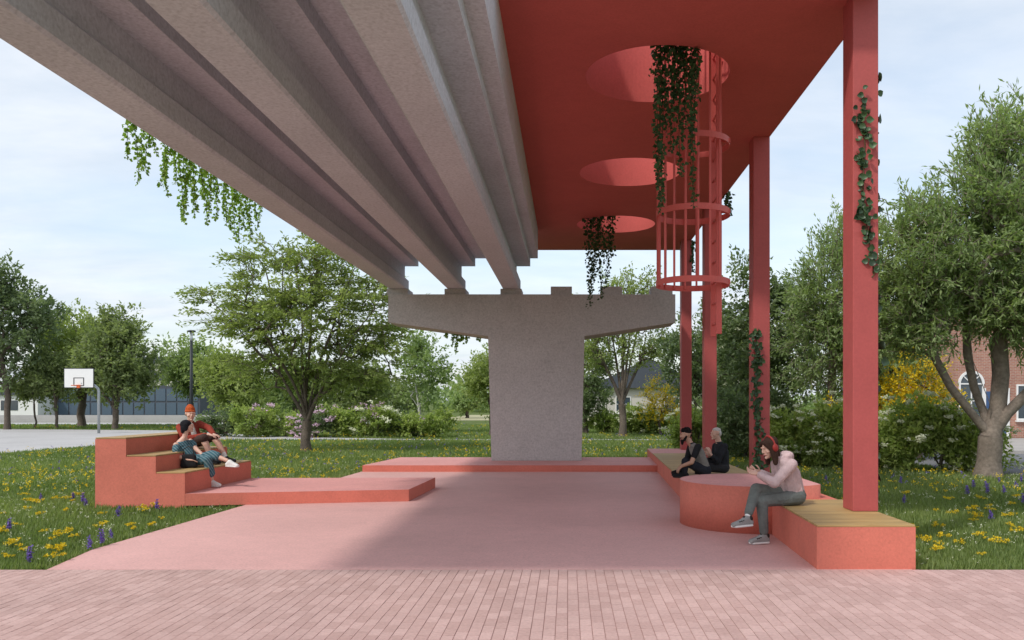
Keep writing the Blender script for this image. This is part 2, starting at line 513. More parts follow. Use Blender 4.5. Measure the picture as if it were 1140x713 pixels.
bpm = bmesh.new()
prism_z(bpm, [(-5.08, 20.45), (2.50, 20.45), (2.50, 23.5), (-4.75, 23.5)], GZ, 0.16); bevel_all(bpm, 0.008)
lo_ = link('pier_platform', bm_mesh('pier_platform', bpm, [M['orange'], M['pinktop']]))
for p in lo_.data.polygons:
    if p.normal.z > .9: p.material_index = 1
tag(lo_, 'long flat coral plinth under the concrete pier', 'platform')

# near bench
nb = empty('near_bench', (3.0, 9.6, 0), 'coral bench with wooden top at the front pillar', 'bench')
off = Vector((-3.0, -9.6, 0))
bm = bmesh.new(); prism_z(bm, [(2.55, 8.455), (3.56, 8.455), (3.56, 12.6), (3.44, 12.6), (3.44, 11.2), (2.66, 11.0)], GZ, 0.43); bevel_all(bm, 0.008)
link('base', bm_mesh('base', bm, M['orange']), nb, off)
xl = lambda y: 2.553 + (y - 8.455) / 2.545 * 0.107
def with_parent_offset(parent, offv):
    for c in parent.children:
        if c.name.startswith('plank'): c.location = Vector(c.location) + offv
planks(nb, xl, lambda y: 3.558 if not (9.47 < y < 9.86) else 3.558, 8.458, 10.70, 0.431)
with_parent_offset(nb, off)

# round drum
CX, CY, CR = 2.62, 11.72, 1.02
pts = []
for k in range(96):
    a = 2 * math.pi * k / 96
    x, y = CX + CR * math.cos(a), CY + CR * math.sin(a)
    pts.append((min(x, 3.38), y))
clean = []
for p in pts:
    if not clean or (Vector(p) - Vector(clean[-1])).length > 1e-4: clean.append(p)
bm = bmesh.new(); prism_z(bm, clean, 0.001, 0.615); bevel_all(bm, 0.008)
o = link('round_podium', bm_mesh('round_podium', bm, [M['orange'], M['pinktop']]))
for p in o.data.polygons:
    if p.normal.z > .9: p.material_index = 1
    elif abs(p.normal.z) < .3: p.use_smooth = True
tag(o, 'round coral drum with a flat pink top beside the sitting woman', 'platform')

# far bench
fb = empty('far_bench', (2.9, 18, 0), 'long low coral bench with wooden top along the rear pillars', 'bench')
off = Vector((-2.9, -18, 0))
bm = bmesh.new(); prism_z(bm, [(1.95, 12.8), (3.56, 12.8), (3.56, 24.5), (2.36, 24.5)], GZ, 0.33); bevel_all(bm, 0.008)
link('base', bm_mesh('base', bm, [M['orange']]), fb, off)
bm = bmesh.new(); prism_z(bm, [(2.275, 22.22), (3.558, 22.22), (3.558, 24.495), (2.362, 24.495)], 0.331, 0.352)
link('end_slab', bm_mesh('end_slab', bm, M['pinktop']), fb, off)
planks(fb, lambda y: 1.954 + (y - 12.8) / 11.7 * 0.41, const(3.556), 12.83, 22.2, 0.331, 0.25)
with_parent_offset(fb, off)

# ------------------------------------------------------------------ overpass and pier
ov = empty('overpass', (-3.2, 14, 4.77), 'grey concrete overpass deck on three long girders', 'overpass')
off = Vector((3.2, -14, -4.77))
Z0, FL, TF, SL = 4.77, 5.05, 5.43, 5.63
DY0, DY1 = 5.0, 22.55
def girder_profile(c):
    w, ww, tw = 0.235, 0.13, 0.50
    h = [(w - .03, Z0), (w, Z0 + .03), (w, FL - .02), (ww, FL + .08), (ww, TF), (tw, TF), (tw, SL + .01)]
    return [(c + x, z) for x, z in h] + [(c - x, z) for x, z in h[::-1]]
GIRD = (-4.57, -3.02, -1.52)
for c in GIRD:
    bm = bmesh.new(); prism_y(bm, girder_profile(c), DY0 + .95, DY1)
    link('girder', bm_mesh('girder', bm, M['concrete']), ov, off)
bm = bmesh.new(); prism_y(bm, [(-6.0, SL), (-.81, SL), (-.81, 6.408), (-1.15, 6.408), (-1.15, 6.0), (-5.7, 6.0), (-5.7, 6.35), (-6.0, 6.35)], DY0, DY1 - .1)
link('deck_slab', bm_mesh('deck_slab', bm, M['concrete']), ov, off)

pr = empty('bridge_pier', (-.85, 22.8, .16), 'massive concrete hammerhead pier standing at the back of the court', 'pier')
off = Vector((.85, -22.8, -.16))
PY0, PY1 = 22.1, 23.4
bm = bmesh.new()
cap = [(-2.04, .162), (.37, .162), (.45, 3.49), (2.88, 3.86), (2.88, 4.61), (-4.80, 4.61), (-4.80, 3.86), (-2.13, 3.49)]
prism_y(bm, cap, PY0, PY1); bevel_all(bm, 0.035, 2)
link('shaft_and_cap', bm_mesh('shaft_and_cap', bm, M['pier']), pr, off)
for c, top in [(g, Z0 + .001) for g in GIRD] + [(-.17, 4.83), (1.18, 4.83), (2.53, 4.83)]:
    bm = bmesh.new(); add_box(bm, c - .285, c + .285, PY0 + .06, PY0 + .8, 4.608, top - .002, 0.01)
    link('bearing_block', bm_mesh('bearing_block', bm, M['pier']), pr, off)

# ------------------------------------------------------------------ red canopy on four pillars
CZ0, CZ1 = 6.41, 7.6
cn = empty('red_canopy', (1.3, 17, CZ0), 'red canopy slab with three round openings on tall square pillars', 'canopy')
off = Vector((-1.3, -17, -CZ0))
cu = bpy.data.curves.new('canopy', 'CURVE'); cu.dimensions = '2D'; cu.fill_mode = 'BOTH'; cu.extrude = (CZ1 - CZ0) / 2
def poly_spline(pts):
    s = cu.splines.new('POLY'); s.points.add(len(pts) - 1); s.use_cyclic_u = True
    for p, (x, y) in zip(s.points, pts): p.co = (x, y, 0, 1)
poly_spline([(-1.12, 9.1), (3.575, 9.1), (3.575, 25.45), (-1.12, 25.45)])
HOLES = [(1.285, 11.9), (1.27, 16.9), (1.27, 21.8)]
for hx, hy in HOLES:
    poly_spline([(hx + 1.03 * math.cos(a), hy + 1.03 * math.sin(a)) for a in np.linspace(0, 2 * math.pi, 96, endpoint=False)])
tmp = bpy.data.objects.new('tmp', cu); col.objects.link(tmp)
bpy.context.view_layer.update()
dg = bpy.context.evaluated_depsgraph_get()
me = bpy.data.meshes.new_from_object(tmp.evaluated_get(dg))
bpy.data.objects.remove(tmp)
me.name = 'roof_slab'; me.materials.clear(); me.materials.append(M['soffit'])
for p in me.polygons: p.use_smooth = False
link('roof_slab', me, cn, off + Vector((0, 0, (CZ0 + CZ1) / 2)))
PILL = [(9.5, .455), (14.6, .354), (19.8, .354), (23.8, .353)]
for py, pz in PILL:
    bm = bmesh.new(); add_box(bm, 3.28, 3.572, py, py + .35, pz, CZ0, 0.006)
    link('pillar', bm_mesh('pillar', bm, M['red']), cn, off)

# caged ladder hanging through the first opening
ld = empty('caged_ladder', (1.8, 11.9, 3.0), 'red caged ladder hanging down through the first round opening', 'ladder')
off = Vector((-1.8, -11.9, -3.0))
LC = Vector((1.80, 11.9)); LR = 0.515
def ring_mesh(z, h=.085, th=.012):
    bm = bmesh.new(); n = 64
    rows = []
    for (r, zz) in ((LR, z - h/2), (LR + th, z - h/2), (LR + th, z + h/2), (LR, z + h/2)):
        rows.append([bm.verts.new((LC.x + r * math.cos(2*math.pi*k/n), LC.y + r * math.sin(2*math.pi*k/n), zz)) for k in range(n)])
    for i in range(4):
        for k in range(n):
            bm.faces.new((rows[i][k], rows[i][(k+1) % n], rows[(i+1) % 4][(k+1) % n], rows[(i+1) % 4][k]))
    return bm_mesh('hoop', bm, M['ladder'])
for z in (3.42, 4.42, 5.42):
    link('hoop', ring_mesh(z), ld, off)
for k in range(13):
    a = R(75 + k * 19.5)
    x, y = LC.x + (LR - .012) * math.cos(a), LC.y + (LR - .012) * math.sin(a)
    bm = bmesh.new(); add_box(bm, x - .014, x + .014, y - .014, y + .014, 3.40, 7.9, 0.003)
    link('cage_bar', bm_mesh('cage_bar', bm, M['ladder']), ld, off)
for y, xw in ((11.70, .06), (12.16, .06)):
    bm = bmesh.new(); add_box(bm, 2.10, 2.10 + xw + .02, y - .018, y + .018, 2.68, 8.4, 0.004)
    link('rail', bm_mesh('rail', bm, M['ladder']), ld, off)
for z in np.arange(2.85, 8.3, .3):
    bm = bmesh.new(); add_tube(bm, [(2.14, 11.70, z), (2.14, 12.16, z)], .015, 8)
    link('rung', bm_mesh('rung', bm, M['ladder']), ld, off)
for z in (3.42, 4.42, 5.42, 6.75):
    for y in (11.70, 12.16):
        bm = bmesh.new(); add_box(bm, 2.17, 2.30, y - .02, y + .02, z - .03, z + .03)
        link('bracket', bm_mesh('bracket', bm, M['ladder']), ld, off)

# ------------------------------------------------------------------ foliage tools
def unit(v):
    return v / (np.linalg.norm(v, axis=-1, keepdims=True) + 1e-9)

def leaf_quads(pos, d, nrm, ln, wd):
    """diamond leaves: base, left, tip, right"""
    d = unit(d); s = unit(np.cross(d, nrm)); n = np.cross(s, d)
    ln = ln[:, None]; wd = wd[:, None]
    v = np.stack([pos, pos + d * ln * .45 + s * wd * .5 + n * wd * .12, pos + d * ln, pos + d * ln * .45 - s * wd * .5 + n * wd * .12], 1)
    f = np.arange(len(pos) * 4).reshape(-1, 4)
    return v.reshape(-1, 3), f

def frustums(P0, P1, R0, R1, sides=6):
    P0, P1 = np.asarray(P0, float), np.asarray(P1, float)
    t = unit(P1 - P0)
    ref = np.where(np.abs(t[:, 2:3]) > .9, np.array([[1., 0, 0]]), np.array([[0, 0, 1.]]))
    a = unit(np.cross(t, ref)); b = np.cross(t, a)
    ang = np.arange(sides) * 2 * np.pi / sides
    c, s = np.cos(ang)[None, :, None], np.sin(ang)[None, :, None]
    circ = a[:, None] * c + b[:, None] * s
    v0 = P0[:, None] - t[:, None] * (np.asarray(R0)[:, None, None] * .25) + circ * np.asarray(R0)[:, None, None]
    v1 = P1[:, None] + circ * np.asarray(R1)[:, None, None]
    v = np.concatenate([v0, v1], 1)
    n = len(P0); base = np.arange(n)[:, None] * (2 * sides)
    k = np.arange(sides); k2 = (k + 1) % sides
    f = np.stack([base + k, base + k2, base + sides + k2, base + sides + k], -1)
    return v.reshape(-1, 3), f.reshape(-1, 4)

def grow(rg, trunk, lobes, n_clumps, trunk_r, shell=0.45, min_r=.008, up=0.35, limbs=()):
    """skeleton: trunk polyline (+ limbs), then each clump centre tied to the nearest branch"""
    nodes, parent = [], []
    for i, p in enumerate(trunk):
        nodes.append(np.array(p, float)); parent.append(i - 1)
    for start, pl in limbs:
        prev = start
        for p in pl:
            nodes.append(np.array(p, float)); parent.append(prev); prev = len(nodes) - 1
    lob = np.array(lobes, float)
    vol = lob[:, 3] * lob[:, 4] * lob[:, 5]
    pick = rg.choice(len(lob), n_clumps, p=vol / vol.sum())
    d = unit(rg.normal(size=(n_clumps, 3)))
    rad = rg.uniform(0, 1, n_clumps) ** shell
    C = lob[pick, :3] + d * lob[pick, 3:6] * rad[:, None]
    ctr = lob[:, :3].mean(0)
    top = np.array(trunk[-1])
    order = np.argsort(np.linalg.norm(C - top, axis=1))
    count = [0] * len(nodes)
    tips = []
    for ci in order:
        c = C[ci]
        N = np.array(nodes)
        dv = c - N
        dist = np.linalg.norm(dv, axis=1)
        cost = dist + np.maximum(0, N[:, 2] - c[2]) * 1.2
        cost[0] += 2.0
        j = int(np.argmin(cost))
        L = dist[j]
        steps = 1 if L < .35 else (2 if L < .9 else 3)
        prev = j
        p0 = nodes[j]
        sag = np.array([0, 0, 1.0]) * L * up * .35
        for s_ in range(1, steps + 1):
            u = s_ / steps
            p = p0 * (1 - u) + c * u + sag * math.sin(math.pi * u) + (rg.normal(size=3) * L * .04 if s_ < steps else 0)
            nodes.append(p); parent.append(prev); count.append(0); prev = len(nodes) - 1
        tips.append(prev)
    cnt = np.zeros(len(nodes))
    for tpi in tips: cnt[tpi] += 1
    for i in range(len(nodes) - 1, 0, -1):
        if parent[i] >= 0: cnt[parent[i]] += cnt[i]
    cnt = np.maximum(cnt, .5)
    rr_ = np.maximum(trunk_r * (cnt / max(cnt[0], 1)) ** .52, min_r)
    N = np.array(nodes)
    idx = [i for i in range(len(nodes)) if parent[i] >= 0]
    P0 = N[[parent[i] for i in idx]]; P1 = N[idx]
    Rp = rr_[[parent[i] for i in idx]]; Rc = rr_[idx]
    R0 = np.minimum(Rp, Rc * 1.25)
    # flare at the foot
    R0 = np.where(P0[:, 2] < trunk[0][2] + .05, R0 * 1.35, R0)
    return P0, P1, R0, Rc, C, ctr

def foliage(rg, C, ctr, twigs, per, L, spread, leaf, up=.2, outward=.8, droop=0.0, flat=1.0, tint_bias=0.0, jitter=0.06, rand=.7, lrand=.55):
    """each clump: a few twigs fanning outwards, leaves along each twig"""
    n = len(C)
    out = unit((C - ctr) * np.array([1, 1, .8]))
    d = np.repeat(out * outward, twigs, 0) + rg.normal(size=(n * twigs, 3)) * rand
    d[:, 2] = d[:, 2] * flat + up
    d = unit(d)
    start = np.repeat(C, twigs, 0) + rg.normal(size=(n * twigs, 3)) * spread * np.array([1, 1, flat if flat < 1 else 1])
    Lk = L * rg.uniform(.5, 1.25, n * twigs)
    t = np.tile(np.linspace(.08, 1, per), (n * twigs, 1)) + rg.normal(size=(n * twigs, per)) * .04
    p = start[:, None] + d[:, None] * (t * Lk[:, None])[..., None]
    p[..., 2] -= droop * (t * Lk[:, None]) ** 2
    p = p.reshape(-1, 3) + rg.normal(size=(n * twigs * per, 3)) * jitter
    dl = np.repeat(d, per, 0) * .6 + rg.normal(size=p.shape) * lrand
    dl[:, 2] -= droop * .4
    nr = rg.normal(size=p.shape) * .55 + np.array([0, 0, 1.0])
    ln = leaf[0] * rg.uniform(.65, 1.3, len(p)); wd = leaf[1] * rg.uniform(.7, 1.25, len(p))
    v, f = leaf_quads(p, dl, nr, ln, wd)
    ct = np.repeat(rg.uniform(0, 1, n), twigs * per) * .45 + np.repeat(rg.uniform(0, 1, n * twigs), per) * .25 + rg.uniform(0, 1, len(p)) * .3 + tint_bias
    return v, f, np.repeat(np.clip(ct, 0, 1), 4), (start, start + d * Lk[:, None] * .8)

def make_tree(name, loc, label, seed, trunk, lobes, n_clumps, trunk_r, fol, leafm, barkm='bark', cat='tree', group=None, limbs=(), shell=.45, up=.35, twig_geo=False, rz=0, sides=6, trunk_label=None):
    rg = np.random.default_rng(seed)
    P0, P1, R0, R1, C, ctr = grow(rg, trunk, lobes, n_clumps, trunk_r, shell, up=up, limbs=limbs)
    v, f, tn, tw = foliage(rg, C, ctr, **fol)
    if twig_geo:
        P0 = np.concatenate([P0, tw[0]]); P1 = np.concatenate([P1, tw[1]])
        R0 = np.concatenate([R0, np.full(len(tw[0]), .008)]); R1 = np.concatenate([R1, np.full(len(tw[0]), .004)])
    tv, tf = frustums(P0, P1, R0, R1, sides)
    root = empty(name, (loc[0], loc[1], GZ), label, cat, group, rz)
    link('trunk', np_mesh('trunk', tv, tf, M[barkm], smooth=True), root)
    link('crown', np_mesh('crown', v, f, M[leafm], tn), root)
    return root, C, rg

def copy_tree(o, parent=None):
    c = o.copy(); col.objects.link(c); c.parent = parent
    for ch in o.children: copy_tree(ch, c)
    return c

def straight_trunk(h, wob=.06, n=5, seed=0, lean=(0, 0)):
    rg_ = np.random.default_rng(seed + 900)
    return [np.array([lean[0] * (i / n) ** 1.3 + (rg_.normal() * wob if i else 0), lean[1] * (i / n) + (rg_.normal() * wob if i else 0), h * i / n]) for i in range(n + 1)]

def px_x(px, Y): return (px - 632) * Y / 920
def px_z(py, Y): return EYE - (py - 449) * Y / 920

# ------------------------------------------------------------------ trees
def lobes_round(c, r, n, seed, sq=.8):
    rg_ = np.random.default_rng(seed + 77)
    out = [(c[0], c[1], c[2], r[0] * .8, r[1] * .8, r[2] * .8)]
    for _ in range(n):
        d = unit(rg_.normal(size=3)); d[2] = d[2] * .8 + .1
        k = rg_.uniform(.35, .55)
        out.append((c[0] + d[0] * r[0] * .62, c[1] + d[1] * r[1] * .62, c[2] + d[2] * r[2] * .62, r[0] * k, r[1] * k, r[2] * k * sq))
    return out

# wide feathery tree left of the pier
Yb = 29.5
tr = straight_trunk(1.1, .03, 3, 1)
limbs = []
rgL = np.random.default_rng(4)
for a, top, rad in ((200, 5.2, 3.0), (340, 5.0, 2.9), (95, 6.5, 1.0), (270, 6.4, 1.0), (170, 6.6, 1.7), (15, 6.4, 1.6), (240, 4.6, 2.2), (60, 5.0, 2.0)):
    ca, sa = math.cos(R(a)), math.sin(R(a))
    limbs.append((3, [(ca * rad * u ** 1.25 + rgL.normal() * .05, sa * rad * u ** 1.25 + rgL.normal() * .05, 1.1 + (top - 1.1) * u) for u in (.2, .4, .6, .8, 1)]))
lob = [(0, 0, 5.3, 2.9, 2.4, 2.5), (-1.9, -.3, 5.0, 2.1, 1.6, 1.3), (2.0, 0, 4.6, 1.7, 1.6, 1.9), (.2, 0, 6.9, 1.6, 1.5, 1.1), (-1.2, .3, 3.4, 2.2, 1.5, 1.0), (1.7, .2, 3.0, 1.7, 1.5, 1.2), (-.3, .6, 2.8, 2.4, 1.4, .8)]
make_tree('feathery_tree', (px_x(341, Yb), Yb), 'wide airy tree with feathery layered branches left of the pier', 21, tr, lob, 390, .17,
          dict(twigs=5, per=17, L=.85, spread=.16, leaf=(.16, .075), up=.02, outward=.9, droop=.16, flat=.24, jitter=.03, rand=.5, lrand=.32), 'leaf_light', 'bark', limbs=limbs, shell=.5, up=.5, twig_geo=True)

# multi-stemmed tree at right
Yb = 19.3
tr = [np.array(p) for p in ((0, 0, 0), (.02, 0, .35), (.05, 0, .75), (.06, .0, .95))]
limbs = [(3, [(-.35, 0, 1.45), (-.85, .05, 2.1), (-1.2, .1, 2.8), (-1.35, .1, 3.4), (-1.5, 0, 4.2), (-1.2, .1, 5.4)]),
         (3, [(.28, .1, 1.6), (.35, .1, 2.4), (.32, .15, 3.3), (.5, .2, 4.4), (.6, .2, 5.8)]),
         (3, [(.0, .2, 1.5), (-.18, .3, 2.1), (-.32, .35, 2.9), (-.3, .4, 3.9), (-.2, .3, 5.2)]),
         (3, [(.4, -.1, 1.5), (.9, -.1, 2.0), (1.5, -.1, 2.6), (1.9, 0, 3.4), (2.2, 0, 4.6)]),
         (3, [(.0, -.1, 1.7), (-.5, -.3, 2.7), (-.7, -.5, 3.6), (-.6, -.5, 4.8)])]
lob = [(.15, 0, 5.6, 1.6, 1.5, 2.1), (.35, 0, 7.5, .9, .9, 1.0), (-1.5, -.2, 4.6, 1.35, 1.2, 1.6), (-1.5, .3, 6.0, .8, .9, .75), (1.9, 0, 4.8, 1.5, 1.3, 1.9), (1.6, .2, 6.6, 1.0, 1.0, 1.1),
       (-1.9, -.2, 3.5, 1.0, .9, .8), (.9, -.4, 3.8, 1.3, .9, .7), (2.9, .2, 3.3, .9, .9, .9), (.2, -.5, 4.2, 1.8, .8, .55), (1.9, -.3, 3.7, 1.2, .8, .5), (2.6, .4, 4.4, 1.2, 1, .9)]
make_tree('willow_tree', (px_x(1100, Yb), Yb), 'tall multi-stemmed tree with narrow drooping leaves on the right', 33, tr, lob, 760, .27,
          dict(twigs=7, per=16, L=.62, spread=.17, leaf=(.16, .046), up=.34, outward=.6, droop=.12, jitter=.03, rand=.6, lrand=.36), 'leaf_grey', 'barkpale', limbs=limbs, shell=.5, twig_geo=True, sides=10)

# tree with feathery top between the front pillars
Yb = 26
make_tree('feathery_tree', (px_x(925, Yb), Yb), 'slim feathery grey-green tree behind the front pillar', 41, straight_trunk(5.6, .06, 6, 3, (.3, 0)),
          [(.2, 0, 4.0, 1.55, 1.3, 2.3), (.5, 0, 6.3, .95, .9, 1.5), (-.5, 0, 4.9, .8, .8, 1.1)], 280, .13,
          dict(twigs=6, per=14, L=.75, spread=.16, leaf=(.17, .05), up=.3, outward=.7, droop=.1, jitter=.035, rand=.55, lrand=.36), 'leaf_grey', 'barkpale', shell=.5, twig_geo=True)

# dark tree behind the second pillar
Yb = 29
root, C, rg = make_tree('blossom_tree', (px_x(848, Yb), Yb), 'dense dark green tree with pale tips behind the second pillar', 52, straight_trunk(5.2, .06, 6, 5),
          [(0, 0, 3.2, 1.9, 1.6, 2.4), (.1, 0, 5.3, 1.5, 1.2, 1.5), (-.9, 0, 4.6, 1.1, 1, 1.3), (.9, 0, 4.4, 1.1, 1, 1.2), (-.5, 0, 6.4, .7, .7, .8)], 230, .16,
          dict(twigs=6, per=12, L=.55, spread=.18, leaf=(.17, .10), up=.1, outward=.8, droop=.1, flat=.55, jitter=.05, rand=.6), 'leaf_dark', shell=.42, up=.1)
def flowers_on(root, C, rg, n, k, r, size, mat, zmin=.3, name='blossom', flatten=.5, outk=.18, front=True):
    """flower heads near the outer side of a shrub or tree"""
    ctr = C.mean(0)
    out = (C - ctr)
    score = np.linalg.norm(out, axis=1) + rg.uniform(0, .6, len(C)) + (-(out[:, 1]) * .5 if front else 0) + out[:, 2] * .5
    idx = np.argsort(-score)[:n]
    c = C[idx] + unit(out[idx]) * outk + np.array([0, 0, outk * .15]) + rg.normal(size=(len(idx), 3)) * .05
    p = np.repeat(c, k, 0) + rg.normal(size=(len(idx) * k, 3)) * r * np.array([1, 1, flatten])
    d = rg.normal(size=p.shape) * np.array([1, 1, .3]); nr = np.array([0, -.8, 1.0]) + rg.normal(size=p.shape) * .3
    v, f = leaf_quads(p - unit(d) * size * .5, d, nr, np.full(len(p), size), np.full(len(p), size * .9))
    o = link(name, np_mesh(name, v, f, M[mat], np.repeat(rg.uniform(0, 1, len(p)), 4)), root)
    o['kind'] = 'stuff'
    return o
flowers_on(root, C, rg, 130, 12, .07, .06, 'white_petal')

Yb = 34
make_tree('broadleaf_tree', (px_x(775, Yb), Yb), 'dark leafy tree showing between the two rear pillars', 55, straight_trunk(3.4, .06, 5, 6),
          lobes_round((0, 0, 3.4), (1.7, 1.4, 2.4), 6, 5), 110, .14,
          dict(twigs=6, per=11, L=.5, spread=.2, leaf=(.17, .10), up=.1, outward=.6, jitter=.06), 'leaf_dark')

# tree to the right of the pier
Yb = 42
limbs = []
for a, top, rad in ((175, 5.6, 1.9), (10, 5.8, 1.9), (80, 6.6, .5), (300, 6.2, .9), (140, 6.8, 1.0), (30, 6.5, 1.2)):
    ca, sa = math.cos(R(a)), math.sin(R(a))
    limbs.append((3, [(ca * rad * u ** 1.1, sa * rad * u, 1.7 + (top - 1.7) * u) for u in (.25, .5, .75, 1)]))
make_tree('open_tree', (px_x(693, Yb), Yb), 'open branching tree rising behind the right arm of the pier', 61, straight_trunk(1.7, .04, 3, 8),
          [(-.2, 0, 5.6, 2.3, 1.8, 2.2), (.4, 0, 7.4, 1.5, 1.2, 1.1), (-1.5, 0, 4.2, 1.0, 1, 1.2), (1.8, 0, 4.6, 1.1, 1, 1.2)], 200, .2,
          dict(twigs=5, per=11, L=.6, spread=.2, leaf=(.16, .085), up=.2, outward=.7, jitter=.06), 'leaf_light', 'bark', limbs=limbs, twig_geo=True)
Yb = 47
make_tree('evergreen_tree', (px_x(652, Yb), Yb), 'dark evergreen tree right beside the pier shaft', 63, straight_trunk(3.0, .04, 4, 9),
          lobes_round((0, 0, 2.9), (1.7, 1.4, 2.8), 5, 9), 110, .16,
          dict(twigs=6, per=11, L=.5, spread=.22, leaf=(.2, .10), up=.2, outward=.6, jitter=.07), 'leaf_dark')

# trees left of the pier and along the left horizon
def park_tree(name, px, Yb, label, seed, top_py, r, leafm, n=120, low=1.6, leaf=(.26, .15), trunk_r=.18, barkm='bark', lobes_n=8, L=.6, group=None, forks=4, flat=1.0, per=12, lean=(0, 0)):
    zt = px_z(top_py, Yb) - GZ
    ch = (zt - low) / 2
    lob = lobes_round((lean[0], 0, low + ch), (r, r * .85, ch), lobes_n, seed)
    th = min(low + .2, zt * .4)
    tr = straight_trunk(th, .05, 4, seed)
    limbs = []
    rg_ = np.random.default_rng(seed + 5)
    for k in range(forks):
        a = 2 * math.pi * (k + rg_.uniform(-.3, .3)) / forks
        e = r * rg_.uniform(.3, .6)
        limbs.append((4, [(math.cos(a) * e * u, math.sin(a) * e * u, th + (zt * .78 - th) * u ** .8) for u in (.33, .66, 1)]))
    return make_tree(name, (px_x(px, Yb), Yb), label, seed, tr, lob, n, trunk_r,
              dict(twigs=6, per=per, L=L, spread=.28, leaf=leaf, up=.15, outward=.7, jitter=.09, flat=flat), leafm, barkm, limbs=limbs, shell=.42, group=group)

park_tree('park_tree', 8, 54, 'tall dark tree cut off by the left edge of the photo', 71, 290, 3.3, 'leaf_dark', 190, 1.9, lobes_n=12)
park_tree('park_tree', 91, 60, 'broad pale green tree directly behind the basketball backboard', 72, 336, 3.9, 'leaf_light', 200, 1.5, trunk_r=.26, lobes_n=10)
park_tree('park_tree', 128, 54, 'rounded mid green tree just right of the basketball pole', 73, 344, 2.7, 'leaf_mid', 190, 1.1)
park_tree('young_tree', 63, 55, 'young tree with thin trunk left of the backboard', 74, 388, 1.7, 'leaf_mid', 70, 1.3, trunk_r=.09)
park_tree('young_tree', 38, 56, 'slender young tree next to the tall dark tree', 75, 392, 1.3, 'leaf_mid', 60, 1.5, trunk_r=.06)
park_tree('park_tree', 212, 62, 'grey-green tree standing behind the street lamp', 76, 370, 2.5, 'leaf_grey', 130, 1.5, leaf=(.27, .15))
park_tree('park_tree', 262, 52, 'pale green tree between the street lamp and the feathery tree', 77, 385, 2.3, 'leaf_light', 120, .8)
park_tree('park_tree', 395, 50, 'dense tree filling the gap below the feathery tree crown', 78, 400, 2.4, 'leaf_mid', 130, .8)
park_tree('birch_tree', 467, 48, 'slim birch with pale trunk left of the pier', 79, 366, 1.45, 'leaf_grey', 90, 1.2, leaf=(.2, .13), trunk_r=.09, barkm='birch', forks=3, per=9)
park_tree('park_tree', 438, 56, 'low bushy tree left of the birch', 80, 420, 2.0, 'leaf_mid', 70, .5)
park_tree('park_tree', 546, 44, 'narrow light tree partly hidden by the pier shaft', 81, 384, 1.35, 'leaf_light', 90, 1.1, leaf=(.2, .1), trunk_r=.09)
park_tree('park_tree', 520, 95, 'small far tree in the gap beside the pier', 82, 436, 1.9, 'leaf_grey', 50, .6, leaf=(.35, .22))
park_tree('park_tree', 330, 66, 'far tree glimpsed through the feathery tree', 83, 396, 3.0, 'leaf_grey', 110, .8, leaf=(.3, .18))
park_tree('park_tree', 818, 44, 'tall leafy tree behind the gap between second and third pillar', 84, 345, 2.4, 'leaf_mid', 130, .8)
park_tree('park_tree', 985, 33, 'leafy tree in the background right of the front pillar', 85, 330, 1.9, 'leaf_dark', 130, 1.9, leaf=(.2, .1))

# ------------------------------------------------------------------ shrubs
def shrub(name, px, Yb, label, seed, w, d, h, leafm, n=60, leaf=(.14, .075), twigs=8, per=11, flower=None, cat='shrub', group=None, L=.32, px_off=0):
    rg_ = np.random.default_rng(seed)
    lob = []
    for k in range(6):
        lob.append((rg_.uniform(-.45, .45) * w, rg_.uniform(-.4, .4) * d, h * rg_.uniform(.3, .62), w * .34, d * .36, h * rg_.uniform(.28, .38)))
    tr = [np.array((0, 0, 0)), np.array((.02, 0, .12))]
    stems = []
    for k in range(6):
        a = rg_.uniform(0, 6.28)
        stems.append((1, [(math.cos(a) * w * .15, math.sin(a) * d * .15, h * .25), (math.cos(a) * w * .3, math.sin(a) * d * .3, h * .55)]))
    root, C, rg2 = make_tree(name, (px_x(px, Yb), Yb), label, seed, tr, lob, n, .05,
            dict(twigs=twigs, per=per, L=L, spread=.10, leaf=leaf, up=.25, outward=.6, jitter=.035), leafm, 'bark', cat, group, limbs=stems, shell=.4, sides=5)
    if flower:
        mat, nf, k, r, size = flower
        flowers_on(root, C, rg2, nf, k, r, size, mat, name='flower_heads', outk=.44)
    return root

WF = ('white_petal', 26, 34, .05, .062)
shrub('viburnum_shrub', 1010, 21.2, 'leafy shrub with flat white flower heads next to the front pillar', 101, 1.25, 1.0, 1.75, 'leaf_shrub', 75, flower=WF)
shrub('viburnum_shrub', 1046, 20.8, 'middle white-flowered shrub below the yellow bush', 102, 1.1, 1.0, 1.65, 'leaf_shrub', 70, flower=WF)
shrub('viburnum_shrub', 1080, 21.0, 'white-flowered shrub against the trunk of the multi-stemmed tree', 103, .95, .9, 1.45, 'leaf_shrub', 60, flower=WF)
shrub('viburnum_shrub', 888, 22.5, 'rounded shrub with creamy flower heads left of the front pillar', 104, 1.3, 1.1, 1.6, 'leaf_shrub', 80, flower=WF)
shrub('viburnum_shrub', 925, 22.0, 'taller creamy flowered shrub half hidden by the front pillar', 105, 1.2, 1.1, 1.75, 'leaf_shrub', 80, flower=WF)
shrub('viburnum_shrub', 962, 22.3, 'flowering shrub directly behind the front pillar', 106, 1.1, 1.0, 1.6, 'leaf_shrub', 60, flower=WF)
shrub('laurel_shrub', 830, 26.5, 'dark evergreen shrub behind the second pillar', 107, 1.6, 1.2, 2.3, 'leaf_dark', 80, leaf=(.13, .07))
shrub('laurel_shrub', 868, 27.0, 'dark evergreen shrub to the right of the second pillar', 108, 1.4, 1.2, 2.1, 'leaf_dark', 70, leaf=(.13, .07))
shrub('laurel_shrub', 795, 30.0, 'dark shrub behind the two seated men', 109, 1.8, 1.2, 2.2, 'leaf_dark', 80, leaf=(.14, .08))
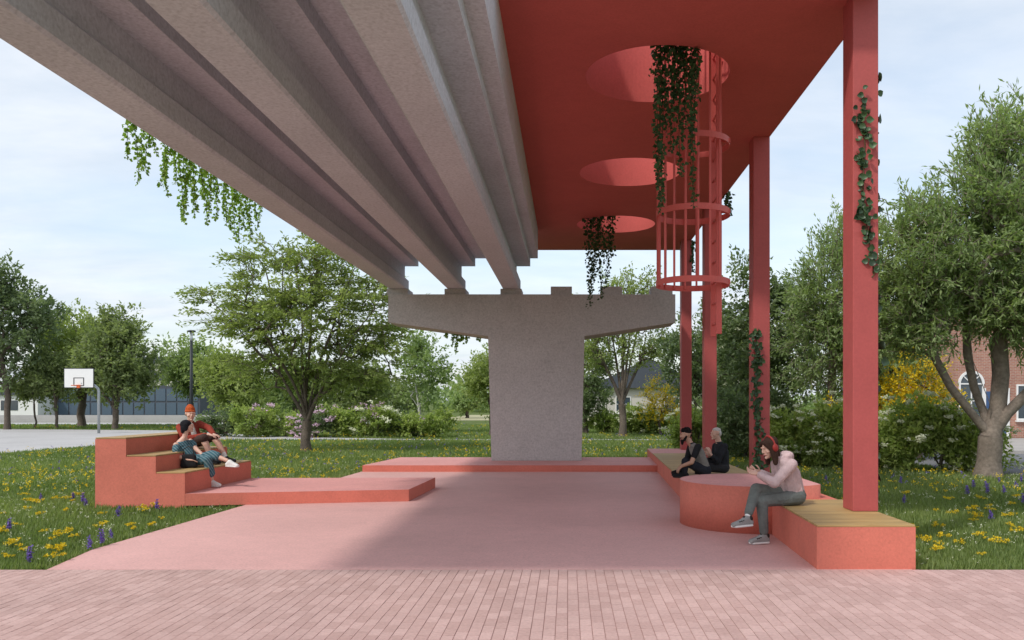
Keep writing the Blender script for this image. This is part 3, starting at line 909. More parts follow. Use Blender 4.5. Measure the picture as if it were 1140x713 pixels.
shrub('viburnum_shrub', 772, 29, 'pale flowered shrub between the two rear pillars', 110, 1.0, .9, 1.7, 'leaf_shrub', 50, flower=('white_petal', 14, 26, .06, .07))
# forsythia
def forsythia(px, Yb, label, seed, w, h, n):
    root, C, rg2 = make_tree('forsythia', (px_x(px, Yb), Yb), label, seed, [np.array((0, 0, 0)), np.array((0, 0, .4))],
        [(0, 0, h * .58, w * .4, w * .35, h * .36), (-w * .25, 0, h * .5, w * .25, w * .25, h * .3), (w * .25, 0, h * .45, w * .25, w * .25, h * .28), (0, 0, h * .8, w * .25, w * .2, h * .18)], n, .07,
        dict(twigs=7, per=13, L=.55, spread=.1, leaf=(.085, .06), up=.5, outward=.5, jitter=.03), 'yellow', 'bark', 'shrub', shell=.45, up=.4)
    v, f, tn, _ = foliage(rg2, C, C.mean(0), 3, 7, .5, .12, (.1, .05), up=.4, outward=.5)
    link('leaves', np_mesh('leaves', v, f, M['leaf_light'], tn), root)
forsythia(1024, 25.0, 'bright yellow forsythia right of the front pillar', 121, 2.3, 3.35, 75)
forsythia(985, 25.6, 'yellow forsythia branches close behind the front pillar', 122, 1.4, 2.9, 40)
forsythia(735, 45.0, 'small yellow forsythia between the pier and the rear pillars', 123, 2.4, 3.1, 50)
forsythia(931, 24.5, 'low yellow bush peeking out left of the front pillar', 124, .6, 1.75, 14)

# low hedge shrubs
k = 0
HL = [(252, 'round green shrub at the left end of the hedge behind the seated pair', None), (285, 'dark hedge shrub left of the feathery trunk', None),
      (318, 'hedge shrub with pink blossoms left of the feathery trunk', 'pink_petal'), (352, 'hedge shrub with pink blossoms right of the feathery trunk', 'pink_petal'),
      (386, 'low hedge shrub topped with pink flowers near the feathery tree', 'pink_petal'), (418, 'light green hedge shrub with cream flowers', 'white_petal'),
      (446, 'hedge shrub with pink flower clusters below the birch', 'pink_petal'), (472, 'last hedge shrub before the open lawn', None)]
for px, lb, fl in HL:
    shrub('hedge_shrub', px, 42.5 - (k % 2) * .8, lb, 140 + k, 1.9, 1.3, 1.5 + .15 * (k % 3), 'leaf_shrub' if k % 3 else 'leaf_dark', 60, leaf=(.15, .09), per=8,
          flower=(fl, 16, 34, .10, .10) if fl else None, group='hedge shrubs along the path')
    k += 1
for i, (px, lb) in enumerate(((672, 'low cream-flowered shrub touching the pier on its right'), (702, 'low shrub below the open branching tree'), (732, 'low shrub in front of the small yellow forsythia'), (764, 'low shrub behind the rearmost pillar'))):
    shrub('hedge_shrub', px, 47 - i * .3, lb, 160 + i, 1.9, 1.3, 1.55, 'leaf_shrub', 55, leaf=(.16, .09), per=8, flower=('white_petal', 16, 22, .07, .09))

# far woods that read as one mass
rg = np.random.default_rng(5)
n = 900
ang = rg.uniform(R(35), R(145), n); dist = rg.uniform(150, 190, n)
C = np.stack([np.cos(ang) * dist, np.sin(ang) * dist, rg.uniform(.2, 3.2, n) + 1.2 * np.sin(ang * 23)], 1)
v, f, tn, _ = foliage(rg, C, np.array([0, 170, 0.]), 5, 7, 1.6, .8, (1.2, .8), up=.2, outward=.1, jitter=.4)
tag(link('far_woods', np_mesh('far_woods', v, f, M['leaf_grey'], tn)), 'distant line of woods on the horizon', 'woods', kind='stuff')

# ------------------------------------------------------------------ meadow: grass and flowers
def inside(poly, x, y):
    res = np.zeros(len(x), bool); n = len(poly)
    for i in range(n):
        x0, y0 = poly[i]; x1, y1 = poly[(i + 1) % n]
        c = ((y0 > y) != (y1 > y)) & (x < (x1 - x0) * (y - y0) / (y1 - y0 + 1e-12) + x0)
        res ^= c
    return res
BLOCK = [FLOOR, [(-11, 3), (11, 3), (11, 8.47), (-11, 8.47)], PATH, STREET, [(9, 28), (60, 28), (60, 60), (9, 60)], FAR_ROAD,
         [(-7.82, 13.62), (-6.3, 13.62), (-6.3, 16.52), (-7.82, 16.52)], [(-6.33, 13.6), (-2.7, 14.2), (-2.6, 16.65), (-6.33, 16.65)],
         [(-5.1, 20.4), (2.55, 20.4), (2.55, 23.55), (-4.8, 23.55)], [(1.9, 12.6), (3.6, 12.6), (3.6, 24.6), (1.9, 24.6)], [(2.5, 8.3), (3.6, 8.3), (3.6, 12.7), (2.5, 12.7)]]
def free(x, y):
    ok = np.ones(len(x), bool)
    for b in BLOCK: ok &= ~inside(b, x, y)
    return ok
def scatter(rg, n, y0, y1, wide=.80):
    """density falls with the square of the distance"""
    y = y0 * (y1 / y0) ** rg.uniform(0, 1, n)
    x = rg.uniform(-1, 1, n) * (wide * y + 1.0) - .06 * y
    m = free(x, y)
    return x[m], y[m]
rg = np.random.default_rng(8)
x, y = scatter(rg, 430000, 8.47, 66)
n = len(x)
patch = np.sin(x * .9 + 1.3 * np.sin(y * .5)) * np.cos(y * .7 + .6 * np.sin(x * .4)) * .5 + .5
h = (0.035 + .035 * rg.uniform(0, 1, n) + .03 * patch) * (1 + .012 * y)
w = (0.0042 + .00065 * y) * rg.uniform(.7, 1.3, n)
a = rg.uniform(0, 6.283, n); lean = rg.uniform(.1, .75, n) * h
b0 = np.stack([x, y, np.full(n, GZ - .004)], 1)
s = np.stack([np.cos(a), np.sin(a), np.zeros(n)], 1) * w[:, None]
tip = b0 + np.stack([-np.sin(a) * lean, np.cos(a) * lean, h], 1)
V = np.stack([b0 - s, b0 + s, tip], 1).reshape(-1, 3)
tn = np.clip(.55 * rg.uniform(0, 1, n) + .45 * patch, 0, 1)
tag(link('meadow_grass', np_mesh('meadow_grass', V, np.arange(n * 3).reshape(-1, 3), M['grass'], np.repeat(tn, 3))), 'short meadow grass around the court', 'grass', kind='stuff')

def blob_leaves(rg, n, r, size, flat=.5):
    p = rg.normal(size=(n, 3)) * r * np.array([1, 1, flat]); d = rg.normal(size=(n, 3)); nr = rg.normal(size=(n, 3)) * .4 + np.array([0, 0, 1.])
    return leaf_quads(p, d, nr, np.full(n, size), np.full(n, size * .8))
def yellow_clump(seed):
    rg = np.random.default_rng(seed)
    k = rg.integers(3, 7)
    Vs, Fs, Ts = [], [], []; off = 0
    st0, st1 = [], []
    for i in range(k):
        c = np.array([rg.normal() * .06, rg.normal() * .05, .09 + rg.uniform(0, .05)])
        v, f = blob_leaves(rg, 16, .014, .026, .4)
        Vs.append(v + c); Fs.append(f + off); Ts.append(rg.uniform(0, 1, len(v))); off += len(v)
        st0.append((c[0] * .4, c[1] * .4, 0)); st1.append(c)
    sv, sf = frustums(st0, st1, np.full(k, .003), np.full(k, .002), 4)
    return (np_mesh('petals', np.concatenate(Vs), np.concatenate(Fs), M['yellow'], np.concatenate(Ts)), np_mesh('stems', sv, sf, M['greenstem']))
def purple_spike(seed):
    rg = np.random.default_rng(seed)
    Vs, Fs, Ts = [], [], []; off = 0
    st0, st1 = [], []
    for i in range(2):
        h = rg.uniform(.13, .2); cx, cy = rg.normal() * .025, rg.normal() * .025
        for q in range(9):
            u = q / 8
            v, f = blob_leaves(rg, 7, .016 * (1 - .55 * u), .022, .5)
            Vs.append(v + np.array([cx, cy, h * (.42 + .58 * u)])); Fs.append(f + off); Ts.append(rg.uniform(0, 1, len(v))); off += len(v)
        st0.append((cx * .5, cy * .5, 0)); st1.append((cx, cy, h * .9))
    sv, sf = frustums(st0, st1, np.full(2, .004), np.full(2, .002), 4)
    return (np_mesh('petals', np.concatenate(Vs), np.concatenate(Fs), M['purple'], np.concatenate(Ts)), np_mesh('stems', sv, sf, M['greenstem']))
protoY = [yellow_clump(k) for k in range(5)]; protoP = [purple_spike(40 + k) for k in range(4)]

def plant_near(protos, name, label, group, n, seed, y1, wide=.74):
    rg = np.random.default_rng(seed)
    x, y = scatter(rg, n, 8.75, y1, wide)
    for i in range(len(x)):
        pm, sm = protos[int(rg.integers(len(protos)))]
        o = empty(name, (x[i], y[i], GZ), label, 'flower', group, rg.uniform(0, 6.28))
        sc = rg.uniform(.6, .95) * (1.25 if 'purple' in name else 1.0); o.scale = (sc,) * 3
        link('petals', pm, o)['kind'] = 'stuff'; link('stems', sm, o)['kind'] = 'stuff'
plant_near(protoY, 'yellow_flower', 'clump of small yellow flowers in the near meadow grass', 'yellow flowers in the meadow', 330, 301, 16)
plant_near(protoP, 'purple_flower', 'upright purple flower spikes in the near meadow grass', 'purple flower spikes in the meadow', 135, 302, 18)
# the flowers further off, beyond counting
def far_flowers(name, label, mat, n, seed, size, z, y0, y1, cl=1, spread=.1):
    rg = np.random.default_rng(seed)
    x, y = scatter(rg, n, y0, y1)
    if cl > 1:
        x = np.repeat(x, cl) + rg.normal(size=len(x) * cl) * spread; y = np.repeat(y, cl) + rg.normal(size=len(y) * cl) * spread
        m = free(x, y); x, y = x[m], y[m]
    k = 5; m_ = len(x)
    sz = size * (1 + .02 * y)
    p = np.stack([x, y, GZ + z * rg.uniform(.7, 1.2, m_) * (1 + .012 * y)], 1)
    p = np.repeat(p, k, 0); szr = np.repeat(sz, k)
    p += rg.normal(size=p.shape) * szr[:, None] * np.array([.45, .45, .5])
    v, f = leaf_quads(p, rg.normal(size=p.shape), rg.normal(size=p.shape) * .4 + np.array([0, 0, 1.]), szr, szr * .8)
    tag(link(name, np_mesh(name, v, f, M[mat], np.repeat(rg.uniform(0, 1, len(p)), 4))), label, 'flowers', kind='stuff')
far_flowers('yellow_flowers', 'yellow flowers scattered across the far meadow', 'yellow', 1500, 311, .026, .10, 15.5, 60, 3, .14)
far_flowers('purple_flowers', 'purple flowers scattered across the far meadow', 'purple', 900, 312, .026, .13, 16.5, 60)
far_flowers('white_flowers', 'tiny white flowers sprinkled through the meadow', 'white_petal', 1800, 313, .015, .075, 8.7, 45, 3, .10)

# ------------------------------------------------------------------ vines
def strand_mesh(seed, length, leafs=.075, dens=85, sway=.05, mat='vine', lateral=.026):
    rg = np.random.default_rng(seed)
    n = max(4, int(length / .12))
    u = np.linspace(0, 1, n)
    ph = rg.uniform(0, 6.28, 2)
    P = np.stack([np.sin(u * 5 + ph[0]) * sway * u + rg.normal(size=n) * .008, np.cos(u * 4 + ph[1]) * sway * u + rg.normal(size=n) * .008, -u * length], 1)
    sv, sf = frustums(P[:-1], P[1:], np.full(n - 1, .005), np.full(n - 1, .004), 4)
    m = int(length * dens)
    t = np.clip((np.arange(m) + rg.uniform(0, 1, m)) / m, 0, 1)
    base = np.stack([np.interp(t, u, P[:, k]) for k in range(3)], 1)
    d = rg.normal(size=(m, 3)); d[:, 2] = -abs(d[:, 2]) * .6 - .3
    p = base + rg.normal(size=(m, 3)) * lateral * (1.1 - .6 * t)[:, None] * np.array([1, 1, .6])
    lf = leafs * rg.uniform(.6, 1.25, m) * (1.1 - .35 * t)
    nr = rg.normal(size=(m, 3)) * np.array([1, 1, .4]) + np.array([0, -.6, .3])
    v, f = leaf_quads(p, d, nr, lf, lf * .9)
    V = np.concatenate([sv, v]); F = np.concatenate([sf, f + len(sv)])
    tn = np.concatenate([np.zeros(len(sv)), np.repeat(rg.uniform(0, 1, m), 4)])
    return np_mesh('strand', V, F, [M['stem'], M[mat]], tn, mat_idx=np.concatenate([np.zeros(len(sf)), np.ones(len(f))]))
def hang(name, label, pts, seed, **kw):
    """pts: (x, y, ztop, length) per strand"""
    c = np.array([p[:3] for p in pts]).mean(0)
    root = empty(name, tuple(c), label, 'vine')
    for i, (x, y, z, l) in enumerate(pts):
        link('strand', strand_mesh(seed + i, l, **kw), root, (x - c[0], y - c[1], z - c[2]))
    return root
VX = -6.03
def deck_strand(px, py):
    Y = VX * 920 / (px - 632); zb = px_z(py, Y)
    return (VX, Y, 6.0, max(.35, 6.0 - zb))
hang('hanging_vine', 'first thin vine hanging off the left deck edge, nearest the camera', [deck_strand(*p) for p in ((143, 178), (150, 203), (160, 188), (166, 195), (171, 172))], 400)
hang('hanging_vine', 'thick curtain of vines in the middle of the left deck edge', [deck_strand(*p) for p in ((182, 208), (187, 219), (193, 206), (199, 228), (204, 238), (207, 248), (212, 226), (216, 241), (222, 220), (227, 238), (231, 250), (234, 228), (238, 245), (242, 214))], 420, dens=95)
hang('hanging_vine', 'vine curtain at the left deck edge closest to the feathery tree', [deck_strand(*p) for p in ((250, 252), (254, 256), (259, 246), (262, 262), (267, 271), (271, 256), (275, 266), (279, 250), (284, 256), (289, 244))], 450, dens=95)
hang('hanging_vine', 'short vine tufts on the deck edge near the pier', [deck_strand(*p) for p in ((391, 302), (398, 305), (414, 312))], 470)
def hole_ring(h, a0, a1, n, lens, r=1.0, z=6.9):
    rg = np.random.default_rng(int(a0 * 7) + n)
    res = []
    for i in range(n):
        a = R(a0 + (a1 - a0) * (i + rg.uniform(-.2, .2)) / max(1, n - 1)); l = lens[i % len(lens)]
        res.append((HOLES[h][0] + r * math.cos(a), HOLES[h][1] + r * math.sin(a), z, z - l))
    return res
HV = ((732, 238), (735, 205), (739, 226), (744, 140), (748, 168), (752, 112), (755, 130), (758, 196), (762, 150), (766, 118), (771, 230), (774, 160), (777, 105))
hang('hanging_vine', 'long dark vines falling through the first round opening beside the ladder', [(px_x(p_, 10.98), 10.98 + .05 * (i % 3), 6.95, 6.95 - px_z(q_, 10.98)) for i, (p_, q_) in enumerate(HV)], 500, mat='ivy', dens=80, leafs=.075, lateral=.035, sway=.025)
hang('hanging_vine', 'dark vines hanging from the third round opening above the pier', hole_ring(2, 222, 262, 7, (4.5, 4.15, 4.9, 4.35, 5.2, 4.6, 5.4), z=6.85), 530, mat='ivy', dens=80, leafs=.09, lateral=.06)
hang('hanging_vine', 'small vine dangling from the underside of the pier arm', [(px_x(p, 23.2), 23.2, 3.75, l) for p, l in ((498, .2), (505, .42), (509, .62), (513, .3), (520, .35), (534, .3))], 550, leafs=.09, dens=130)
hang('hanging_vine', 'small vine tuft at the right canopy edge behind the ladder', [(3.60, 18.6, 6.42, .35), (3.60, 18.45, 6.42, .55), (3.60, 18.8, 6.42, .25)], 560, mat='ivy', leafs=.08, dens=130)
hang('hanging_vine', 'vine wisps hanging at the rear right corner of the canopy', [(3.60, 24.0, 6.40, .9), (3.60, 23.8, 6.40, .6), (3.60, 24.2, 6.4, .7)], 565, mat='ivy', leafs=.09, dens=130)

# climbing ivy on the pillars, leaf by leaf
def heart_leaf(s):
    bm = bmesh.new()
    pts = [(0, 0), (.35, .12), (.5, .42), (.32, .75), (0, 1.05), (-.32, .75), (-.5, .42), (-.35, .12)]
    c = bm.verts.new((0, .06, .45 * s))
    vs_ = [bm.verts.new((x * s, -.02 - .03 * abs(x) , y * s)) for x, y in pts]
    for i in range(len(vs_)):
        bm.faces.new((c, vs_[i], vs_[(i + 1) % len(vs_)]))
    for v in bm.verts: v.co.y *= s * 3
    return bm_mesh('leaf', bm, M['ivy_solid'], True)
def ivy_solid():
    m, t, b, out = new_mat('ivy_leaf_single')
    oi = t.nodes.new('ShaderNodeObjectInfo')
    r = tramp(t, oi.outputs['Random'], [(0, (.018, .045, .018)), (1, (.055, .115, .035))])
    t.links.new(r.outputs[0], b.inputs['Base Color']); b.inputs['Roughness'].default_value = .45
    return m
M['ivy_solid'] = ivy_solid()
leaf_meshes = [heart_leaf(s) for s in (.07, .085, .1, .115)]
def climber(label, path, n, spread, seed, face='front', sizes=leaf_meshes, name='climbing_ivy'):
    rg = np.random.default_rng(seed)
    P = np.array(path, float)
    root = empty(name, tuple(P[0]), label, 'ivy')
    tube('stem', M['stem'], root, [Vector(p - P[0]) for p in P], .006, 5)
    L = np.linspace(0, 1, len(P))
    for i in range(n):
        t = rg.uniform(0, 1)
        b = np.array([np.interp(t, L, P[:, k]) for k in range(3)]) - P[0]
        if face == 'front':
            b += np.array([rg.normal() * spread, -.012 - rg.uniform(0, .035), rg.normal() * .03]); rz = rg.normal() * .5
        else:
            b += np.array([.012 + rg.uniform(0, .05), rg.normal() * spread, rg.normal() * .03]); rz = R(90) + rg.normal() * .8
        o = link('leaf', sizes[int(rg.integers(len(sizes)))], root, tuple(b), (rg.normal() * .35 - .35, rg.uniform(-2.6, 2.6), rz))
def pp(px, py, Y): p = at(px, py, Y); return (p.x, p.y, p.z)
climber('ivy climbing the front face of the front pillar', [pp(973, 303, 9.49), pp(968, 270, 9.49), pp(962, 235, 9.49), pp(961, 200, 9.49), pp(963, 160, 9.49), pp(959, 135, 9.49), pp(962, 107, 9.49)], 120, .04, 600, sizes=[heart_leaf(s_) for s_ in (.06, .075, .09)])
climber('dark ivy running down the outer edge of the front pillar', [(3.58, 9.75, z) for z in (.5, 1.2, 2.2, 3.2, 4.2, 5.6)], 150, .06, 610, 'side')
climber('ivy wound around the lower half of the second pillar', [(3.36, 14.59, .4), (3.38, 14.59, 1.0), (3.33, 14.59, 1.7), (3.35, 14.59, 2.4), (3.32, 14.59, 3.0)], 260, .045, 620, sizes=[heart_leaf(s_) for s_ in (.06, .07, .08)])

# ------------------------------------------------------------------ street furniture
Yh = 47
hp = empty('basketball_hoop', (px_x(110, Yh) , Yh, GZ), 'basketball hoop with white backboard on a bent grey pole', 'hoop')
tube('pole', M['steel'], hp, [(0, 0, 0), (0, 0, 2.35), (-.03, -.02, 2.55), (-.16, -.12, 2.72), (-.35, -.3, 2.80), (-.75, -.42, 2.85)], .075, 10)
bbm = bmesh.new(); add_box(bbm, -1.70, -.02, -.47, -.43, 2.6, 3.68, .01)
bb = link('backboard', bm_mesh('backboard', bbm, M['white']), hp)
cxh = -.86
for (xa, xb, za, zb) in ((-.30, .30, 3.13, 3.17), (-.30, .30, 2.70, 2.74), (-.30, -.25, 2.74, 3.13), (.25, .30, 2.74, 3.13)):
    box('target_line', M['black'], bb, cxh + xa, cxh + xb, -.478, -.4715, za, zb)
for (xa, xb, za, zb) in ((-1.70, -.02, 3.66, 3.70), (-.05, -.015, 2.6, 3.68), (-1.705, -1.67, 2.6, 3.68), (-1.70, -.02, 2.58, 2.62)):
    box('edge_strip', M['dark_steel'], bb, xa, xb, -.474, -.425, za, zb)
rim = tube('rim', M['rim'], hp, [(cxh + .23 * math.cos(a), -.75 + .23 * math.sin(a), 2.72) for a in np.linspace(0, 6.283, 25)], .022, 6)
box('rim_plate', M['rim'], rim, cxh - .09, cxh + .09, -.54, -.475, 2.58, 2.76)
Yl = 40
lpst = empty('street_lamp', (px_x(213, Yl), Yl, GZ), 'dark slim street lamp with flat round head behind the seated pair', 'lamp')
tube('pole', M['dark_steel'], lpst, [(0, 0, 0), (0, 0, 4.75)], [.085, .065], 12)
gl, tg, bg_, og = new_mat('lamp_glass'); bg_.inputs['Base Color'].default_value = (.75, .78, .8, 1); bg_.inputs['Roughness'].default_value = .15; bg_.inputs['Transmission Weight'].default_value = .5
tube('lamp_glass', gl, lpst, [(0, 0, 4.75), (0, 0, 5.17)], [.06, .07], 14)
tube('lamp_cap', M['dark_steel'], lpst, [(0, 0, 5.17), (0, 0, 5.23), (0, 0, 5.26)], [.2, .2, .1], 20)

# ------------------------------------------------------------------ buildings
def brickwall():
    m, t, b, out = new_mat('brick_wall')
    tcn = t.nodes.new('ShaderNodeTexCoord')
    mp = t.nodes.new('ShaderNodeMapping'); mp.inputs['Rotation'].default_value = (R(90), 0, 0)
    t.links.new(tcn.outputs['Object'], mp.inputs[0])
    br = t.nodes.new('ShaderNodeTexBrick'); br.inputs['Scale'].default_value = 1.0
    br.inputs['Brick Width'].default_value = .22; br.inputs['Row Height'].default_value = .075; br.inputs['Mortar Size'].default_value = .008
    br.inputs['Color1'].default_value = (.40, .19, .13, 1); br.inputs['Color2'].default_value = (.33, .14, .10, 1); br.inputs['Mortar'].default_value = (.42, .36, .31, 1)
    t.links.new(mp.outputs[0], br.inputs['Vector'])
    n = tnoise(t, tcn.outputs['Object'], .8, 5); r = tramp(t, n.outputs['Fac'], [(.3, (.85,)*3), (.7, (1.12,)*3)])
    t.links.new(tmix(t, 1.0, br.outputs['Color'], r.outputs[0], 'MULTIPLY'), b.inputs['Base Color']); b.inputs['Roughness'].default_value = .9
    return m
M['brickwall'] = brickwall()
def glassy(name, c, rough=.1):
    m, t, b, out = new_mat(name); b.inputs['Base Color'].default_value = c + (1,); b.inputs['Roughness'].default_value = rough; b.inputs['Specular IOR Level'].default_value = .8
    return m
M['glass'] = glassy('window_glass', (.05, .07, .09))
M['blueglass'] = glassy('blue_glass', (.06, .10, .15), .25)
M['slate'] = surf('slate_roof', (.07, .08, .10), .7, 1, .1, 20, .2, .3)
M['cream'] = surf('cream_render', (.55, .52, .47), .9, .6, .06)
M['bluedoor'] = surf('blue_door', (.05, .10, .22), .6)

def window(parent, x, z, w, h, y, arched=False, frame=.07):
    fr = link('window', None, parent) if False else None
    bm = bmesh.new()
    add_box(bm, x - w/2 - frame, x - w/2, y - .06, y + .02, z - frame, z + h)
    add_box(bm, x + w/2, x + w/2 + frame, y - .06, y + .02, z - frame, z + h)
    add_box(bm, x - w/2, x + w/2, y - .06, y + .02, z - frame, z)
    add_box(bm, x - .025, x + .025, y - .05, y + .01, z, z + h)
    add_box(bm, x - w/2, x - .026, y - .05, y + .01, z + h * .55 - .02, z + h * .55 + .02)
    add_box(bm, x + .026, x + w/2, y - .05, y + .01, z + h * .55 - .02, z + h * .55 + .02)
    if arched:
        n = 14
        for k in range(n):
            a0, a1 = math.pi * k / n, math.pi * (k + 1) / n
            prism_y(bm, [(x + w/2 * math.cos(a0), z + h + w/2 * math.sin(a0)), (x + (w/2 + frame*1.6) * math.cos(a0), z + h + (w/2 + frame*1.6) * math.sin(a0)),
                         (x + (w/2 + frame*1.6) * math.cos(a1), z + h + (w/2 + frame*1.6) * math.sin(a1)), (x + w/2 * math.cos(a1), z + h + w/2 * math.sin(a1))], y - .06, y + .02)
        for k in (1, 2, 3):
            a = math.pi * k / 4
            add_tube(bm, [(x, y - .03, z + h), (x + w/2 * math.cos(a), y - .03, z + h + w/2 * math.sin(a))], .022, 6)
        add_box(bm, x - w/2, x + w/2, y - .05, y + .01, z + h - .03, z + h + .03)
    else:
        add_box(bm, x - w/2 - frame, x + w/2 + frame, y - .06, y + .02, z + h, z + h + frame)
    fo = link('window', bm_mesh('window', bm, M['white']), parent)
    bm = bmesh.new()
    pts = [(x - w/2, z), (x + w/2, z), (x + w/2, z + h)]
    if arched: pts += [(x + w/2 * math.cos(a), z + h + w/2 * math.sin(a)) for a in np.linspace(0, math.pi, 13)[1:-1]]
    pts += [(x - w/2, z + h)]
    prism_y(bm, pts, y - .012, y - .004)
    link('pane', bm_mesh('pane', bm, M['glass']), fo)
    box('sill', M['white'], fo, x - w/2 - .12, x + w/2 + .12, y - .14, y - .005, z - frame - .09, z - frame - .005)

Yh = 38.2
hs = empty('brick_house', (24, Yh, 0.09), 'red brick house with arched white window behind the right tree', 'house')
X0 = px_x(1063, Yh) - 24
box('wall', M['brickwall'], hs, X0, 14, 0, 9, 0, 6.6)
bm = bmesh.new(); prism_y(bm, [(X0 - .3, 6.6), (14.3, 6.6), ((X0 + 14) / 2, 10.4)], -.4, 9.4)
link('roof', bm_mesh('roof', bm, M['slate']), hs)
def hx(px): return px_x(px, Yh) - 24
window(hs, hx(1081), .75, 1.0, 1.75, 0, True)
window(hs, hx(1145), .9, 1.0, 1.5, 0)
window(hs, hx(1165), .9, 1.0, 1.5, 0)
do = box('door', M['bluedoor'], hs, hx(1097), hx(1097) + .95, -.04, .02, .02, 2.15, .01)
box('door_frame', M['white'], do, hx(1097) - .14, hx(1097) - .004, -.07, .02, .02, 2.3)
box('door_frame', M['white'], do, hx(1097) + .955, hx(1097) + 1.09, -.07, .02, .02, 2.3)
box('handle', M['steel'], do, hx(1097) + .8, hx(1097) + .86, -.09, -.042, 1.0, 1.1)

sh = empty('slate_house', (px_x(1036, 46), 46, 0), 'dark grey house wall behind the yellow forsythia', 'house')
box('wall', M['slate'], sh, -3.0, 1.6, 0, 6, GZ, 5.2)
bm = bmesh.new(); prism_y(bm, [(-3.3, 5.2), (1.9, 5.2), (-.7, 7.2)], -.3, 6.3)
link('roof', bm_mesh('roof', bm, M['slate']), sh)
window(sh, -1.6, 1.2, 1.2, 1.5, 0); window(sh, .5, 1.2, 1.2, 1.5, 0)

ch = empty('roofed_house', (px_x(722, 72), 72, 0), 'house with dark blue-grey roof behind the open tree', 'house')
box('wall', M['cream'], ch, -5, 5, 0, 8, GZ, 3.0)
bm = bmesh.new(); prism_y(bm, [(-5.4, 3.0), (5.4, 3.0), (0, 5.6)], -.5, 8.5)
link('roof', bm_mesh('roof', bm, M['slate']), ch)
window(ch, -2.2, .9, 1.2, 1.3, 0); window(ch, 2.0, .9, 1.2, 1.3, 0)

gb = empty('office_building', (px_x(150, 95), 95, 0), 'long low blue glass office building behind the left trees', 'building')
box('wall', M['slate'], gb, -9, 7.5, 0, 10, GZ, 3.7)
for i in range(13):
    for j in range(2):
        xx = -8.7 + i * 1.24; zz = .35 + j * 1.6
        box('window', M['blueglass'], gb, xx, xx + 1.08, -.05, .02, zz, zz + 1.4)
wb = empty('white_building', (px_x(18, 92), 92, 0), 'white low building at the far left behind the trees', 'building')
box('wall', M['white'], wb, -14, 2.4, 0, 8, GZ, 2.6)
box('roof', M['slate'], wb, -14.3, 2.7, -.3, 8.3, 2.6, 2.9)
for i in range(4): box('window', M['glass'], wb, -12.5 + i * 3.6, -10.6 + i * 3.6, -.04, .02, .9, 2.0)
bb_ = empty('apartment_building', (px_x(205, 130), 130, 0), 'blue-grey apartment block left of the street lamp', 'building')
box('wall', M['slate'], bb_, -7, 2.6, 0, 10, GZ, 9.0)
for i in range(5):
    for j in range(3): box('window', M['cream'], bb_, -6.4 + i * 1.8, -5.4 + i * 1.8, -.05, .02, 1 + j * 2.8, 2.4 + j * 2.8)


# ------------------------------------------------------------------ people
def ico(bm, c, rad, frame=None, sub=2):
    r = bmesh.ops.create_icosphere(bm, subdivisions=sub, radius=1.0)
    for v in r['verts']:
        q = Vector((v.co.x * rad[0], v.co.y * rad[1], v.co.z * rad[2]))
        v.co = Vector(c) + (frame @ q if frame is not None else q)
    return r['verts']

class Fig:
    """collects overlapping solids by piece, then fuses each piece into one continuous skin"""
    def __init__(self): self.prims = []
    def hull(self, piece, *balls, frame=None):
        self.prims.append((piece, [(Vector(c), (r, r, r) if isinstance(r, (int, float)) else r) for c, r in balls], frame))
    def limb(self, piece, p0, p1, r0, r1): self.hull(piece, (p0, r0), (p1, r1))
    def fuse(self, name, pieces, mat, parent, voxel, shrink=0.0, smooth=2, origin=Vector((0, 0, 0)), all_shrunk=()):
        bm = bmesh.new()
        for piece, balls, frame in self.prims:
            if piece in pieces: k = 0.0
            elif piece in all_shrunk: k = shrink
            else: continue
            tmp = bmesh.new()
            for c, r in balls:
                ico(tmp, c - origin, [max(.004, x - k) for x in r], frame, 2)
            if len(balls) > 1:
                h = bmesh.ops.convex_hull(tmp, input=tmp.verts)
                dead = [g for g in h['geom_interior'] if isinstance(g, bmesh.types.BMVert)] + [g for g in h['geom_unused'] if isinstance(g, bmesh.types.BMVert)]
                bmesh.ops.delete(tmp, geom=list(set(dead)), context='VERTS')
            me = bpy.data.meshes.new('t'); tmp.to_mesh(me); tmp.free(); bm.from_mesh(me); bpy.data.meshes.remove(me)
        me = bpy.data.meshes.new(name); bmesh.ops.recalc_face_normals(bm, faces=bm.faces); bm.to_mesh(me); bm.free()
        o = bpy.data.objects.new(name, me); col.objects.link(o)
        md = o.modifiers.new('r', 'REMESH'); md.mode = 'VOXEL'; md.voxel_size = voxel; md.adaptivity = 0; md.use_smooth_shade = True
        if smooth:
            ms = o.modifiers.new('s', 'SMOOTH'); ms.iterations = smooth; ms.factor = .5
        bpy.context.view_layer.update()
        dg = bpy.context.evaluated_depsgraph_get()
        m2 = bpy.data.meshes.new_from_object(o.evaluated_get(dg))
        o.modifiers.clear(); o.data = m2; bpy.data.meshes.remove(me); m2.name = name
        m2.materials.clear()
        for m in (mat if isinstance(mat, (list, tuple)) else [mat]): m2.materials.append(m)
        for p in m2.polygons: p.use_smooth = True
        o.parent = parent
        return o

